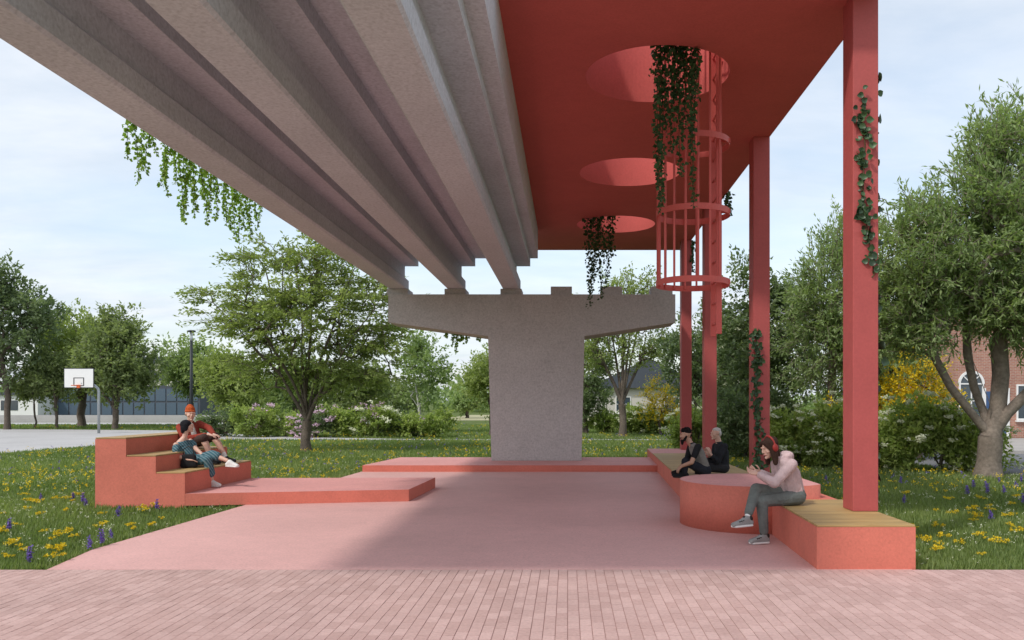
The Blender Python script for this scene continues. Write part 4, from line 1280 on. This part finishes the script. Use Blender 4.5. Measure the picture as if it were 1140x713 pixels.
def cloth(name, c, wr=14, bump=.5, stripe=None):
    m, t, b, out = new_mat(name)
    tcn = t.nodes.new('ShaderNodeTexCoord'); v = tcn.outputs['Object']
    n = tnoise(t, v, 9, 4, .6, .6); r = tramp(t, n.outputs['Fac'], [(.3, shade(c, .82)), (.7, shade(c, 1.15))])
    cc = r.outputs[0]
    if stripe:
        w = t.nodes.new('ShaderNodeTexWave'); w.inputs['Scale'].default_value = stripe[1]; w.inputs['Distortion'].default_value = 2.0; w.bands_direction = stripe[2]
        t.links.new(v, w.inputs['Vector'])
        rr_ = tramp(t, w.outputs['Fac'], [(.55, (0, 0, 0)), (.7, (1, 1, 1))])
        cc = tmix(t, rr_.outputs[0], cc, stripe[0])
    t.links.new(cc, b.inputs['Base Color']); b.inputs['Roughness'].default_value = .9; b.inputs['Specular IOR Level'].default_value = .15
    n2 = tnoise(t, v, wr, 3, .5, 1.2)
    bp = t.nodes.new('ShaderNodeBump'); bp.inputs['Strength'].default_value = bump; bp.inputs['Distance'].default_value = .03
    t.links.new(n2.outputs['Fac'], bp.inputs['Height']); t.links.new(bp.outputs[0], b.inputs['Normal'])
    return m
def skin(name, c):
    m, t, b, out = new_mat(name)
    b.inputs['Base Color'].default_value = c + (1,); b.inputs['Roughness'].default_value = .55
    b.inputs['Subsurface Weight'].default_value = .08; b.inputs['Subsurface Radius'].default_value = (.02, .008, .004)
    return m
SK1 = skin('skin_light', (.62, .38, .29)); SK2 = skin('skin_tan', (.46, .26, .18))
DARK = surf('feature_dark', (.025, .018, .015), .5, 1, .02, 30, .02, 0)
LIP = skin('lips', (.45, .16, .14)); WHITE = surf('sole_white', (.72, .72, .70), .6, 1, .03, 30, .03, 0)

def frame_of(fwd, up):
    f = Vector(fwd).normalized(); u = Vector(up); u = (u - f * u.dot(f)).normalized(); s = f.cross(u)   # s: the person's right
    return Matrix((s, f, u)).transposed()

def head(F, c, fwd, up, k=1.0, jaw=1.0):
    """c: centre of the skull; local axes x right, y forward, z up"""
    A = frame_of(fwd, up); P = lambda x, y, z: Vector(c) + A @ Vector((x * k, y * k, z * k))
    F.hull('skin', (P(0, -.012, .025), (.074*k, .092*k, .088*k)), frame=A)
    F.hull('skin', (P(0, .018, -.01), (.066*k, .072*k, .075*k)), (P(0, .045, -.085), (.034*k*jaw, .03*k, .024*k)), frame=A)
    F.hull('skin', (P(0, .085, .028), (.045*k, .012*k, .012*k)), frame=A)                                   # brow
    F.hull('skin', (P(0, .086, .02), .009*k), (P(0, .101, -.022), .0115*k), frame=A)                        # nose
    F.hull('skin', (P(.010, .090, -.027), .008*k), (P(-.010, .090, -.027), .008*k), frame=A)
    F.hull('skin', (P(.018, .086, -.056), .008*k), (P(-.018, .086, -.056), .008*k), (P(0, .089, -.054), .008*k), frame=A)   # mouth
    F.hull('skin', (P(0, .075, -.092), .018*k), frame=A)                                                     # chin
    for s in (-1, 1):
        F.hull('skin', (P(s*.076, -.008, .012), (.009*k, .02*k, .028*k)), frame=A)                           # ears
        F.hull('skin', (P(s*.042, .058, -.022), (.022*k, .022*k, .022*k)), frame=A)                          # cheeks
    return A, P

def face_marks(body, P, origin, k=1.0, brow=DARK, lips=True):
    """pupils, brows and lips as tiny patches on the head mesh"""
    me = body.data
    me.materials.append(brow); me.materials.append(LIP); me.materials.append(WHITE)
    n = len(me.polygons); cen = np.empty(n * 3); me.polygons.foreach_get('center', cen); cen = cen.reshape(-1, 3)
    idx = np.zeros(n, dtype=np.int32); me.polygons.foreach_get('material_index', idx)
    def near(p, r): return np.linalg.norm(cen - np.array(P(*p) - origin), axis=1) < r * k
    for s in (-1, 1):
        idx[near((s*.032, .084, .006), .0085)] = 1
        for q in (.018, .028, .038, .046): idx[near((s*q, .088 - q*.18, .034), .0045)] = 1
    if lips:
        for q in (-.018, -.009, 0, .009, .018): idx[near((q, .098 - abs(q)*.4, -.056), .0085)] = 2
    me.polygons.foreach_set('material_index', idx)

def hand(F, wrist, d, palm_n, thumb, curl=.45, k=1.0, piece='skin'):
    """palm, four jointed fingers and a thumb leaving the side of the palm"""
    d = Vector(d).normalized(); n = Vector(palm_n); n = (n - d * n.dot(d)).normalized(); s = d.cross(n).normalized()
    s = s * thumb
    w = Vector(wrist)
    F.hull(piece, (w, .024*k), (w + d*.035*k + s*.022*k, .016*k), (w + d*.085*k + s*.028*k, .012*k), (w + d*.08*k - s*.03*k, .012*k), (w + d*.03*k - s*.022*k, .015*k))
    for i, (o_, L) in enumerate(((.029, .070), (.010, .078), (-.010, .072), (-.029, .056))):
        p = w + d*.082*k + s*o_*k; a = curl * .6
        for j, f in enumerate((.45, .31, .24)):
            dd = d * math.cos(a) + n * math.sin(a)
            q = p + dd * L * f * k
            F.limb(piece, p, q, (.0088 - .0008*j)*k, (.0082 - .0008*j)*k)
            p = q; a += curl
    p = w + d*.025*k + s*.028*k
    for j, (L, a) in enumerate(((.04, .9), (.03, .55), (.025, .3))):
        q = p + (d * math.cos(a) + s * math.sin(a) + n * .35).normalized() * L * k
        F.limb(piece, p, q, .0105*k, .009*k); p = q

def shoe(F, ankle, toe_dir, up=(0, 0, 1), L=.25, piece='shoe', sole='sole', k=1.0):
    t = Vector(toe_dir).normalized(); u = Vector(up); u = (u - t * u.dot(t)).normalized(); s = t.cross(u)
    a = Vector(ankle)
    hl = a - t * .045 * k - u * .055 * k; tp = a + t * (L - .085) * k - u * .068 * k
    mid = a + t * .07 * k - u * .045 * k
    F.hull(piece, (a - u*.005*k, .044*k), (hl, .038*k), (mid, .042*k))
    F.hull(piece, (hl, .038*k), (mid, .042*k), (tp - s*.015*k, .030*k), (tp + s*.015*k, .030*k))
    z = .088
    F.hull(sole, (a - t*.06*k - u*z*k, .014*k), (a - t*.05*k - u*z*k + s*.028*k, .014*k), (a - t*.05*k - u*z*k - s*.028*k, .014*k),
           (a + t*(L-.10)*k - u*z*k + s*.038*k, .014*k), (a + t*(L-.10)*k - u*z*k - s*.036*k, .014*k), (a + t*(L-.062)*k - u*(z-.006)*k, .014*k))

def torso(F, piece, hips, chest, neck, fwd, w=1.0, d=1.0, low_piece=None, hip_r=.155):
    hips, chest, neck = Vector(hips), Vector(chest), Vector(neck)
    up = (neck - hips).normalized(); A = frame_of(fwd, up)
    waist = hips.lerp(chest, .5)
    F.hull(low_piece or piece, (hips, (hip_r*w, .115*d, .10)), (hips.lerp(waist, .5), (.14*w, .108*d, .08)), frame=A)
    F.hull(piece, (hips.lerp(waist, .25), (.145*w, .113*d, .06)), (waist, (.137*w, .108*d, .08)), (chest, (.155*w, .115*d, .10)), frame=A)
    sh = chest.lerp(neck, .55)
    F.hull(piece, (chest, (.155*w, .115*d, .10)), (sh, (.165*w, .075*d, .05)), (neck, (.055, .055, .02)), frame=A)
    return A, sh

def person(name, origin, label): return empty('person', tuple(origin), label, 'person')

# ---- woman with headphones on the near bench
def build_girl():
    O = Vector((2.86, 10.15, .455))
    root = person('person', O, 'woman in lilac hoodie and red headphones sitting cross-legged on the near bench')
    F = Fig()
    Y = 10.15
    hips = at(884, 551, Y); hips.z = .455 + .105
    chest = at(877, 526, Y - .02); neck = at(869, 510, Y - .03); hd = at(856.5, 499, Y - .05)
    fwd = Vector((-1, -.35, -.1))
    A, sh = torso(F, 'hoodie', hips, chest, neck, fwd, 1.04, 1.22, 'trousers', .165)
    s = A.col[0]
    # hood lying on the back
    F.hull('hoodie', (neck + Vector((.07, .02, .03)), (.10, .10, .06)), (neck + Vector((.085, .02, -.06)), (.075, .085, .06)))
    F.hull('hoodie', (neck + Vector((.0, 0, .005)), (.075, .075, .03)))
    # arms: sleeves to wrists
    for sd, el, wr, hd_d in ((-1, at(862, 538, Y - .30), at(846, 529, Y - .27), (-1, .25, .25)), (1, at(866, 536, Y + .12), at(848, 527, Y - .10), (-1, -.2, .25))):
        shp = sh + s * sd * .165
        F.limb('hoodie', shp, el, .074, .064); F.limb('hoodie', el, wr, .064, .046)
        F.hull('hoodie', (wr + (el - wr).normalized() * .02, .044))
        w2 = wr + (wr - el).normalized() * .03
        F.limb('skin', wr.lerp(el, .3), w2, .03, .025)
        hand(F, w2, hd_d, (0.1, -sd * -.6, .75), 1 if sd < 0 else -1, .5)
    # neck and head
    hfwd = Vector((-1, -.42, -.32))
    F.limb('skin', neck + Vector((0, 0, -.02)), hd + Vector((.02, .0, -.05)), .05, .046)
    HA, P = head(F, hd, hfwd, (-.25, -.05, 1), 1.08, .9)
    # legs: near leg down to the floor, far leg crossed over
    hl, hr = hips + s * -.085 + Vector((0, 0, -.01)), hips + s * .085 + Vector((0, 0, -.01))
    # down leg (camera side first)
    kn1 = at(848, 558, Y - .18); an1 = at(850.5, 592, Y - .17)
    F.limb('trousers', hl, kn1, .098, .075); F.limb('trousers', kn1, an1, .075, .056)
    F.hull('cuff', (an1, (.056, .056, .018)))
    f1 = Vector((an1.x - .0, an1.y, .105))
    F.limb('skin', kn1.lerp(an1, .7), f1, .04, .034)
    shoe(F, f1, (-1, -.35, 0), L=.26)
    # crossed leg
    kn2 = at(842, 545, Y - .12); an2 = at(833.5, 571, Y - .28)
    F.limb('trousers', hr, kn2, .102, .078); F.limb('trousers', kn2, an2, .078, .054)
    dv = (an2 - kn2).normalized()
    F.hull('cuff', (an2 - dv * .005, .053))
    f2 = an2 + dv * .075
    F.limb('sock', an2, f2, .036, .036)
    shoe(F, f2, (-1, -.25, -.05), (-.15, 0, 1), L=.26)
    hood = cloth('lilac_sweat', (.56, .42, .42), 12, .6); jeans = cloth('grey_denim', (.15, .165, .155), 16, .6)
    body = F.fuse('body', ('skin',), SK1, root, .0055, .014, 2, O, ('hoodie', 'trousers', 'sock'))
    face_marks(body, P, O)
    F.fuse('hoodie', ('hoodie',), hood, root, .008, 0, 3, O)
    F.fuse('trousers', ('trousers',), jeans, root, .008, 0, 3, O)
    F.fuse('trouser_cuffs', ('cuff',), cloth('pale_cuff', (.34, .36, .35)), root, .006, 0, 1, O)
    F.fuse('socks', ('sock',), WHITE, root, .006, 0, 1, O)
    # shoes one by one
    for k, (pt, td, up) in enumerate(((f1, (-1, -.35, 0), (0, 0, 1)), (f2, (-1, -.25, -.05), (-.15, 0, 1)))):
        G = Fig(); shoe(G, pt, td, up, .26)
        so = G.fuse('shoe', ('shoe',), cloth('trainer_grey', (.30, .30, .29), 40, .4), root, .006, 0, 1, O)
        G.fuse('sole', ('sole',), WHITE, so, .006, 0, 1, O)
        t = Vector(td).normalized()
        H = Fig()
        for q in (.05, .075, .10): H.limb('lace', pt + t * q - Vector((0, -.03, .012 + q * .22)), pt + t * q - Vector((0, .035, .012 + q * .22)), .011, .011)
        H.hull('lace', (pt - t * .035 - Vector((0, 0, .01)), .042)); H.hull('lace', (pt + t * .03, .03))
        H.fuse('trim', ('lace',), DARK, so, .006, 0, 1, O)
    # hair
    G = Fig()
    G.hull('hair', (P(0, -.032, .05), (.087, .106, .088)), frame=HA)
    for sd in (-1, 1):
        G.hull('hair', (P(sd*.066, .0, .05), (.03, .06, .05)), (P(sd*.075, .0, -.08), (.024, .045, .05)), (P(sd*.07, .02, -.17), (.018, .035, .03)), frame=HA)
        G.hull('hair', (P(sd*.035, .062, .075), (.04, .03, .025)), (P(sd*.068, .05, .02), (.014, .022, .03)), frame=HA)
    G.hull('hair', (P(0, -.07, .0), (.075, .045, .07)), (P(0, -.06, -.12), (.07, .04, .05)), frame=HA)
    G.fuse('hair', ('hair',), cloth('brown_hair', (.055, .03, .022), 60, .6), root, .006, 0, 2, O)
    # headphones
    G = Fig()
    arc = [P(.092 * math.cos(a), -.02, .03 + .105 * math.sin(a)) for a in np.linspace(.05, math.pi - .05, 15)]
    for a_, b_ in zip(arc[:-1], arc[1:]): G.limb('h', a_, b_, .013, .013)
    for sd in (-1, 1): G.hull('h', (P(sd*.098, -.012, .0), (.024, .042, .05)), frame=HA)
    G.fuse('headphones', ('h',), surf('headphone_red', (.30, .03, .025), .45, 1, .03, 30, .03, 0), root, .006, 0, 2, O)
build_girl()

# ---- woman in teal jumpsuit on the steps
def build_teal():
    Y = 14.8
    O = Vector((-6.72, Y, .56)); root = person('person', O, 'woman in striped teal jumpsuit with black headscarf sitting on the lowest tread')
    F = Fig()
    hips = Vector((-6.72, Y, .56 + .105)); chest = at(203, 496, Y); neck = at(205, 487, Y - .01); hd = at(208.5, 475, Y)
    fwd = Vector((1, -.35, 0))
    A, sh = torso(F, 'suit', hips, chest, neck - Vector((0, 0, .06)), fwd, 1.0, 1.0, 'suit', .165)
    s = A.col[0]
    F.hull('skin', (chest + Vector((0, 0, .06)), (.13, .085, .05)), (neck, (.05, .05, .03)), frame=A)
    F.hull('suit', (chest + Vector((0, 0, .02)), (.185, .12, .04)), frame=A)
    # arms: bare
    for sd, el, wr, dd in ((1, at(196.5, 508, Y - .28), at(210, 512, Y - .32), (1, .1, -.1)), (-1, at(218, 500, Y + .08), at(225, 506, Y - .05), (1, -.1, -.4))):
        shp = sh + s * sd * .17 + Vector((0, 0, -.01))
        F.hull('skin', (shp, .052)); F.limb('skin', shp, el, .048, .042); F.limb('skin', el, wr, .042, .028)
        F.limb('suit', shp.lerp(el, .22), shp.lerp(el, .5), .066, .068)
        hand(F, wr, dd, (0, 0, -1), sd, .3)
    F.limb('skin', neck - Vector((0, 0, .03)), hd - Vector((.01, 0, .05)), .046, .046)
    hfwd = Vector((1, .45, .1))
    HA, P = head(F, hd, hfwd, (0, 0, 1), 1.0, .9)
    hl, hr = hips - s * .09, hips + s * .09
    kn1 = at(236, 506, Y - .12); an1 = at(253, 513, Y - .18)
    F.limb('suit', hl, kn1, .095, .078); F.limb('suit', kn1, kn1.lerp(an1, .3), .078, .085)
    F.limb('skin', kn1, an1, .05, .035)
    f1 = an1 + (an1 - kn1).normalized() * .05
    kn2 = at(231, 512, Y - .2); an2 = Vector(at(236, 536, Y - .1)); an2.z = .31
    F.limb('suit', hr, kn2, .095, .075); F.limb('suit', kn2, kn2.lerp(an2, .62), .075, .085)
    F.limb('skin', kn2, an2, .05, .034)
    teal = cloth('teal_striped', (.045, .115, .145), 12, .5, ((.15, .23, .26), 9, 'DIAGONAL'))
    body = F.fuse('body', ('skin',), SK1, root, .0065, .016, 2, O, ('suit',))
    face_marks(body, P, O)
    F.fuse('jumpsuit', ('suit',), teal, root, .009, 0, 2, O)
    for pt, td, up in ((f1, (1, -.1, -.05), (.3, 0, 1)), (an2, (1, -.2, 0), (0, 0, 1))):
        G = Fig(); shoe(G, pt, td, up, .24, k=.95); so = G.fuse('shoe', ('shoe',), WHITE, root, .007, 0, 1, O); G.fuse('sole', ('sole',), WHITE, so, .007, 0, 1, O)
    G = Fig()
    G.hull('hair', (P(0, -.022, .045), (.088, .10, .082)), frame=HA)
    G.hull('hair', (P(0, -.06, -.01), (.078, .055, .07)), (P(0, -.08, -.08), (.05, .035, .04)), frame=HA)
    for sd in (-1, 1): G.hull('hair', (P(sd*.07, -.02, .03), (.025, .05, .05)), (P(sd*.07, -.03, -.05), (.016, .035, .03)), frame=HA)
    G.fuse('hair', ('hair',), cloth('black_wrap', (.016, .016, .02), 30, .5), root, .007, 0, 2, O)
    # bag at her hip is a thing of its own
    G = Fig(); c = Vector((-6.66, Y - .30, .56 + .125))
    G.hull('bag', (c + Vector((-.09, 0, -.08)), .045), (c + Vector((.12, 0, -.08)), .045), (c + Vector((.10, .0, .08)), .04), (c + Vector((-.07, 0, .08)), .04))
    bagroot = empty('handbag', tuple(c), 'soft black handbag at the hip of the woman in teal', 'bag')
    G.fuse('pouch', ('bag',), cloth('black_leather', (.018, .018, .02), 14, .4), bagroot, .008, 0, 2, c)
    tube('strap', DARK, bagroot, [(-.08, 0, .08), (-.1, .02, .2), (0, .03, .26), (.08, .02, .2), (.1, 0, .08)], .008, 6)
build_teal()

# ---- man with orange beanie
def build_beanie():
    Y = 15.75
    O = Vector((-7.12, Y, .84)); root = person('person', O, 'smiling man in rust-red jacket and orange beanie sitting on the middle tread')
    F = Fig()
    hips = Vector((-7.12, Y, .84 + .11)); chest = at(211, 479, Y); neck = at(211, 470, Y); hd = at(212, 461.5, Y - .05)
    fwd = Vector((.75, -.65, 0))
    A, sh = torso(F, 'jacket', hips, chest, neck, fwd, 1.14, 1.1, 'shorts', .17)
    s = A.col[0]
    F.hull('shirt', (chest + A.col[1] * .10 + Vector((0, 0, .06)), (.045, .03, .09)), (hips.lerp(chest, .4) + A.col[1] * .105, (.06, .03, .08)), frame=A)
    for sd, el, wr in ((1, at(205, 489, Y - .30), at(233, 484, Y - .30)), (-1, at(233, 477, Y + .06), at(238, 484, Y - .12))):
        shp = sh + s * sd * .185
        F.limb('jacket', shp, el, .074, .06); F.limb('jacket', el, el.lerp(wr, .85), .06, .048)
        F.limb('skin', el.lerp(wr, .7), wr, .034, .028)
        hand(F, wr, (1, -.2, -.25), (0, 0, -1), sd, .4)
    F.limb('skin', neck - Vector((0, 0, .03)), hd - Vector((0, -.01, .05)), .055, .052)
    F.hull('jacket', (neck + Vector((-.02, .03, .01)), (.085, .08, .04)))
    hfwd = Vector((.62, -.8, .0))
    HA, P = head(F, hd, hfwd, (0, 0, 1), 1.1, 1.1)
    hl, hr = hips - s * .095, hips + s * .095
    for h, kn, an, td in ((hr, at(227, 488, Y - .42), at(232, 511, Y - .40), (1, -.35, 0)), (hl, at(239, 486, Y - .02), at(247, 509, Y - .05), (1, -.2, 0))):
        an = Vector(an); an.z = .575 + .098
        an.x = max(an.x, -6.62 if td[1] < -.3 else -6.5)
        F.limb('shorts', h, kn, .10, .085)
        F.limb('skin', kn - (kn - h).normalized() * .05, kn.lerp(an, .3), .062, .060); F.limb('skin', kn.lerp(an, .3), an, .060, .038)
        F.limb('sock', kn.lerp(an, .72), an, .045, .043)
        G = Fig(); shoe(G, an, td, L=.27); so = G.fuse('shoe', ('shoe',), cloth('black_trainer', (.018, .018, .02), 20, .2), root, .007, 0, 1, O); G.fuse('sole', ('sole',), DARK, so, .007, 0, 1, O)
    body = F.fuse('body', ('skin',), SK1, root, .0065, .016, 2, O, ('jacket', 'shorts', 'sock'))
    face_marks(body, P, O, 1.03)
    F.fuse('jacket', ('jacket',), cloth('rust_jacket', (.26, .045, .03), 11, .7), root, .009, 0, 2, O)
    F.fuse('shirt', ('shirt',), cloth('pale_shirt', (.6, .55, .5), 14, .3), root, .008, 0, 2, O)
    F.fuse('shorts', ('shorts',), cloth('dark_shorts', (.06, .035, .03), 12, .5), root, .009, 0, 2, O)
    F.fuse('socks', ('sock',), WHITE, root, .007, 0, 1, O)
    G = Fig()
    G.hull('b', (P(0, -.018, .06), (.087, .10, .045)), (P(0, -.022, .105), (.084, .094, .05)), (P(0, -.035, .145), (.05, .058, .035)), frame=HA)
    for q in range(14):
        a = 2 * math.pi * q / 14; a2 = 2 * math.pi * (q + 1) / 14
        G.limb('b', P(.077*math.cos(a), -.016 + .089*math.sin(a), .052), P(.077*math.cos(a2), -.016 + .089*math.sin(a2), .052), .014, .014)
    G.fuse('beanie', ('b',), cloth('orange_knit', (.50, .10, .03), 90, .6), root, .007, 0, 2, O)
    G = Fig()
    for sd in (-1, 1): G.hull('h', (P(sd*.072, -.03, .01), (.012, .035, .04)), frame=HA)
    G.hull('h', (P(0, -.08, -.02), (.06, .02, .04)), frame=HA)
    G.fuse('hair', ('h',), cloth('auburn_hair', (.10, .04, .02), 60, .5), root, .007, 0, 1, O)
build_beanie()

# ---- bearded man crouched on the far bench
def build_bearded():
    Y = 15.0
    O = Vector((2.42, Y, .355)); root = person('person', O, 'bearded man in grey vest leaning forward over his knees on the far bench')
    F = Fig()
    hips = Vector((2.48, Y, .355 + .115)); chest = at(776, 503, Y); neck = at(770, 494, Y - .02); hd = at(763.5, 485, Y - .03)
    fwd = Vector((-1, -.25, -.25))
    A, sh = torso(F, 'vest', hips, chest, neck, fwd, 1.1, 1.05, 'trousers', .165)
    s = A.col[0]
    for sd, el, wr in ((-1, at(770, 515, Y - .28), at(759.5, 519, Y - .22)), (1, at(764, 515, Y + .2), at(758, 519, Y + .05))):
        shp = sh + s * sd * .18
        F.limb('tee', shp, shp.lerp(el, .62), .066, .058); F.limb('skin', shp, el, .046, .042); F.limb('skin', el, wr, .042, .03)
        hand(F, wr, (-.7, 0, -.7), (.5, 0, -.4), sd, .5)
    F.hull('tee', (neck, (.07, .07, .03)))
    F.limb('skin', neck - Vector((0, 0, .03)), hd + Vector((.025, 0, -.05)), .055, .052)
    HA, P = head(F, hd, Vector((-1, -.15, -.05)), (0, 0, 1), 1.05, 1.05)
    for h, kn, an in ((hips - s * .09, at(763, 514, Y - .16), Vector((2.10, Y - .16, .46))), (hips + s * .09, at(764, 513, Y + .14), Vector((2.12, Y + .16, .46)))):
        F.limb('trousers', h, kn, .098, .075); F.limb('trousers', kn, an, .075, .055)
        F.limb('skin', kn.lerp(an, .8), an, .035, .035)
        G = Fig(); shoe(G, an, (-1, -.1, 0), L=.27); so = G.fuse('shoe', ('shoe',), cloth('black_shoe', (.015, .015, .017), 20, .2), root, .007, 0, 1, O); G.fuse('sole', ('sole',), DARK, so, .007, 0, 1, O)
    body = F.fuse('body', ('skin',), SK2, root, .0065, .014, 2, O, ('vest', 'trousers', 'tee'))
    face_marks(body, P, O, 1.05)
    F.fuse('tee_shirt', ('tee',), cloth('black_tee', (.02, .02, .022), 14, .4), root, .009, 0, 2, O)
    F.fuse('vest', ('vest',), cloth('grey_vest', (.20, .185, .17), 12, .6), root, .009, 0, 2, O)
    F.fuse('trousers', ('trousers',), cloth('navy_trousers', (.022, .024, .032), 12, .6), root, .009, 0, 2, O)
    G = Fig()
    G.hull('hair', (P(0, -.02, .06), (.08, .092, .07)), frame=HA)
    rr2 = random.Random(3)
    for q in range(26):
        a, b = rr2.uniform(0, 6.28), rr2.uniform(.2, 1.3)
        G.hull('hair', (P(.076*math.cos(a)*math.cos(b), -.01 + .09*math.sin(a)*math.cos(b), .06 + .075*math.sin(b)), .02), frame=HA)
    G.hull('hair', (P(0, -.075, .0), (.06, .03, .05)), frame=HA)
    hr_ = cloth('black_hair', (.014, .012, .012), 70, .7)
    G.fuse('hair', ('hair',), hr_, root, .007, 0, 1, O)
    G = Fig()
    G.hull('beard', (P(0, .068, -.088), (.045, .035, .03)), (P(0, .07, -.135), (.028, .025, .028)), frame=HA)
    for sd in (-1, 1): G.hull('beard', (P(sd*.066, .012, -.02), (.012, .018, .025)), (P(sd*.05, .045, -.075), (.022, .028, .025)), frame=HA)
    G.hull('beard', (P(.025, .092, -.042), .009), (P(-.025, .092, -.042), .009), (P(0, .1, -.04), .009), frame=HA)
    G.fuse('beard', ('beard',), hr_, root, .007, 0, 1, O)
build_bearded()

# ---- older man behind him
def build_elder():
    Y = 15.7
    O = Vector((2.95, Y, .355)); root = person('person', O, 'older bald man in dark navy shirt sitting with hands raised on the far bench')
    F = Fig()
    hips = Vector((2.93, Y, .355 + .115)); chest = at(803, 503, Y); neck = at(800.5, 492.5, Y); hd = at(797, 483, Y - .02)
    fwd = Vector((-1, -.3, 0))
    A, sh = torso(F, 'shirt', hips, chest, neck, fwd, 1.16, 1.15, 'trousers', .175)
    s = A.col[0]
    for sd, el, wr, dd in ((-1, at(799, 514, Y - .26), at(791, 506, Y - .28), (-.35, 0, .9)), (1, at(794, 514, Y + .2), at(789, 507, Y - .0), (-.35, 0, .9))):
        shp = sh + s * sd * .185
        F.limb('shirt', shp, el, .07, .058); F.limb('shirt', el, el.lerp(wr, .7), .058, .045)
        F.limb('skin', el.lerp(wr, .4), wr, .034, .029)
        hand(F, wr, dd, (-.4, -sd * .8, 0), -sd, .35)
    F.limb('skin', neck - Vector((0, 0, .03)), hd + Vector((.02, 0, -.05)), .06, .056)
    F.hull('shirt', (neck, (.075, .075, .025)))
    HA, P = head(F, hd, Vector((-1, -.28, -.05)), (0, 0, 1), 1.03, 1.05)
    for h, kn, an in ((hips - s * .095, Vector((2.50, Y - .26, .50)), Vector((2.62, Y + .02, .44))), (hips + s * .095, Vector((2.46, Y + .10, .66)), Vector((2.20, Y + .06, .46)))):
        F.limb('trousers', h, kn, .10, .078); F.limb('trousers', kn, an, .078, .055)
        G = Fig(); shoe(G, an + (an - kn).normalized() * .02, (-1, -.15, 0), L=.27); so = G.fuse('shoe', ('shoe',), cloth('dark_shoe', (.02, .018, .017), 20, .2), root, .007, 0, 1, O); G.fuse('sole', ('sole',), DARK, so, .007, 0, 1, O)
    body = F.fuse('body', ('skin',), SK1, root, .0065, .016, 2, O, ('shirt', 'trousers'))
    face_marks(body, P, O, 1.03)
    F.fuse('shirt', ('shirt',), cloth('navy_shirt', (.026, .028, .034), 11, .6), root, .009, 0, 2, O)
    F.fuse('trousers', ('trousers',), cloth('charcoal_trousers', (.035, .036, .04), 12, .6), root, .009, 0, 2, O)
    G = Fig()
    G.hull('hair', (P(0, -.05, .015), (.079, .06, .05)), (P(0, -.06, -.03), (.06, .045, .03)), frame=HA)
    G.hull('hair', (P(0, -.018, .062), (.074, .088, .055)), frame=HA)
    G.fuse('hair', ('hair',), cloth('white_hair', (.55, .53, .50), 60, .3), root, .007, 0, 2, O)
build_elder()
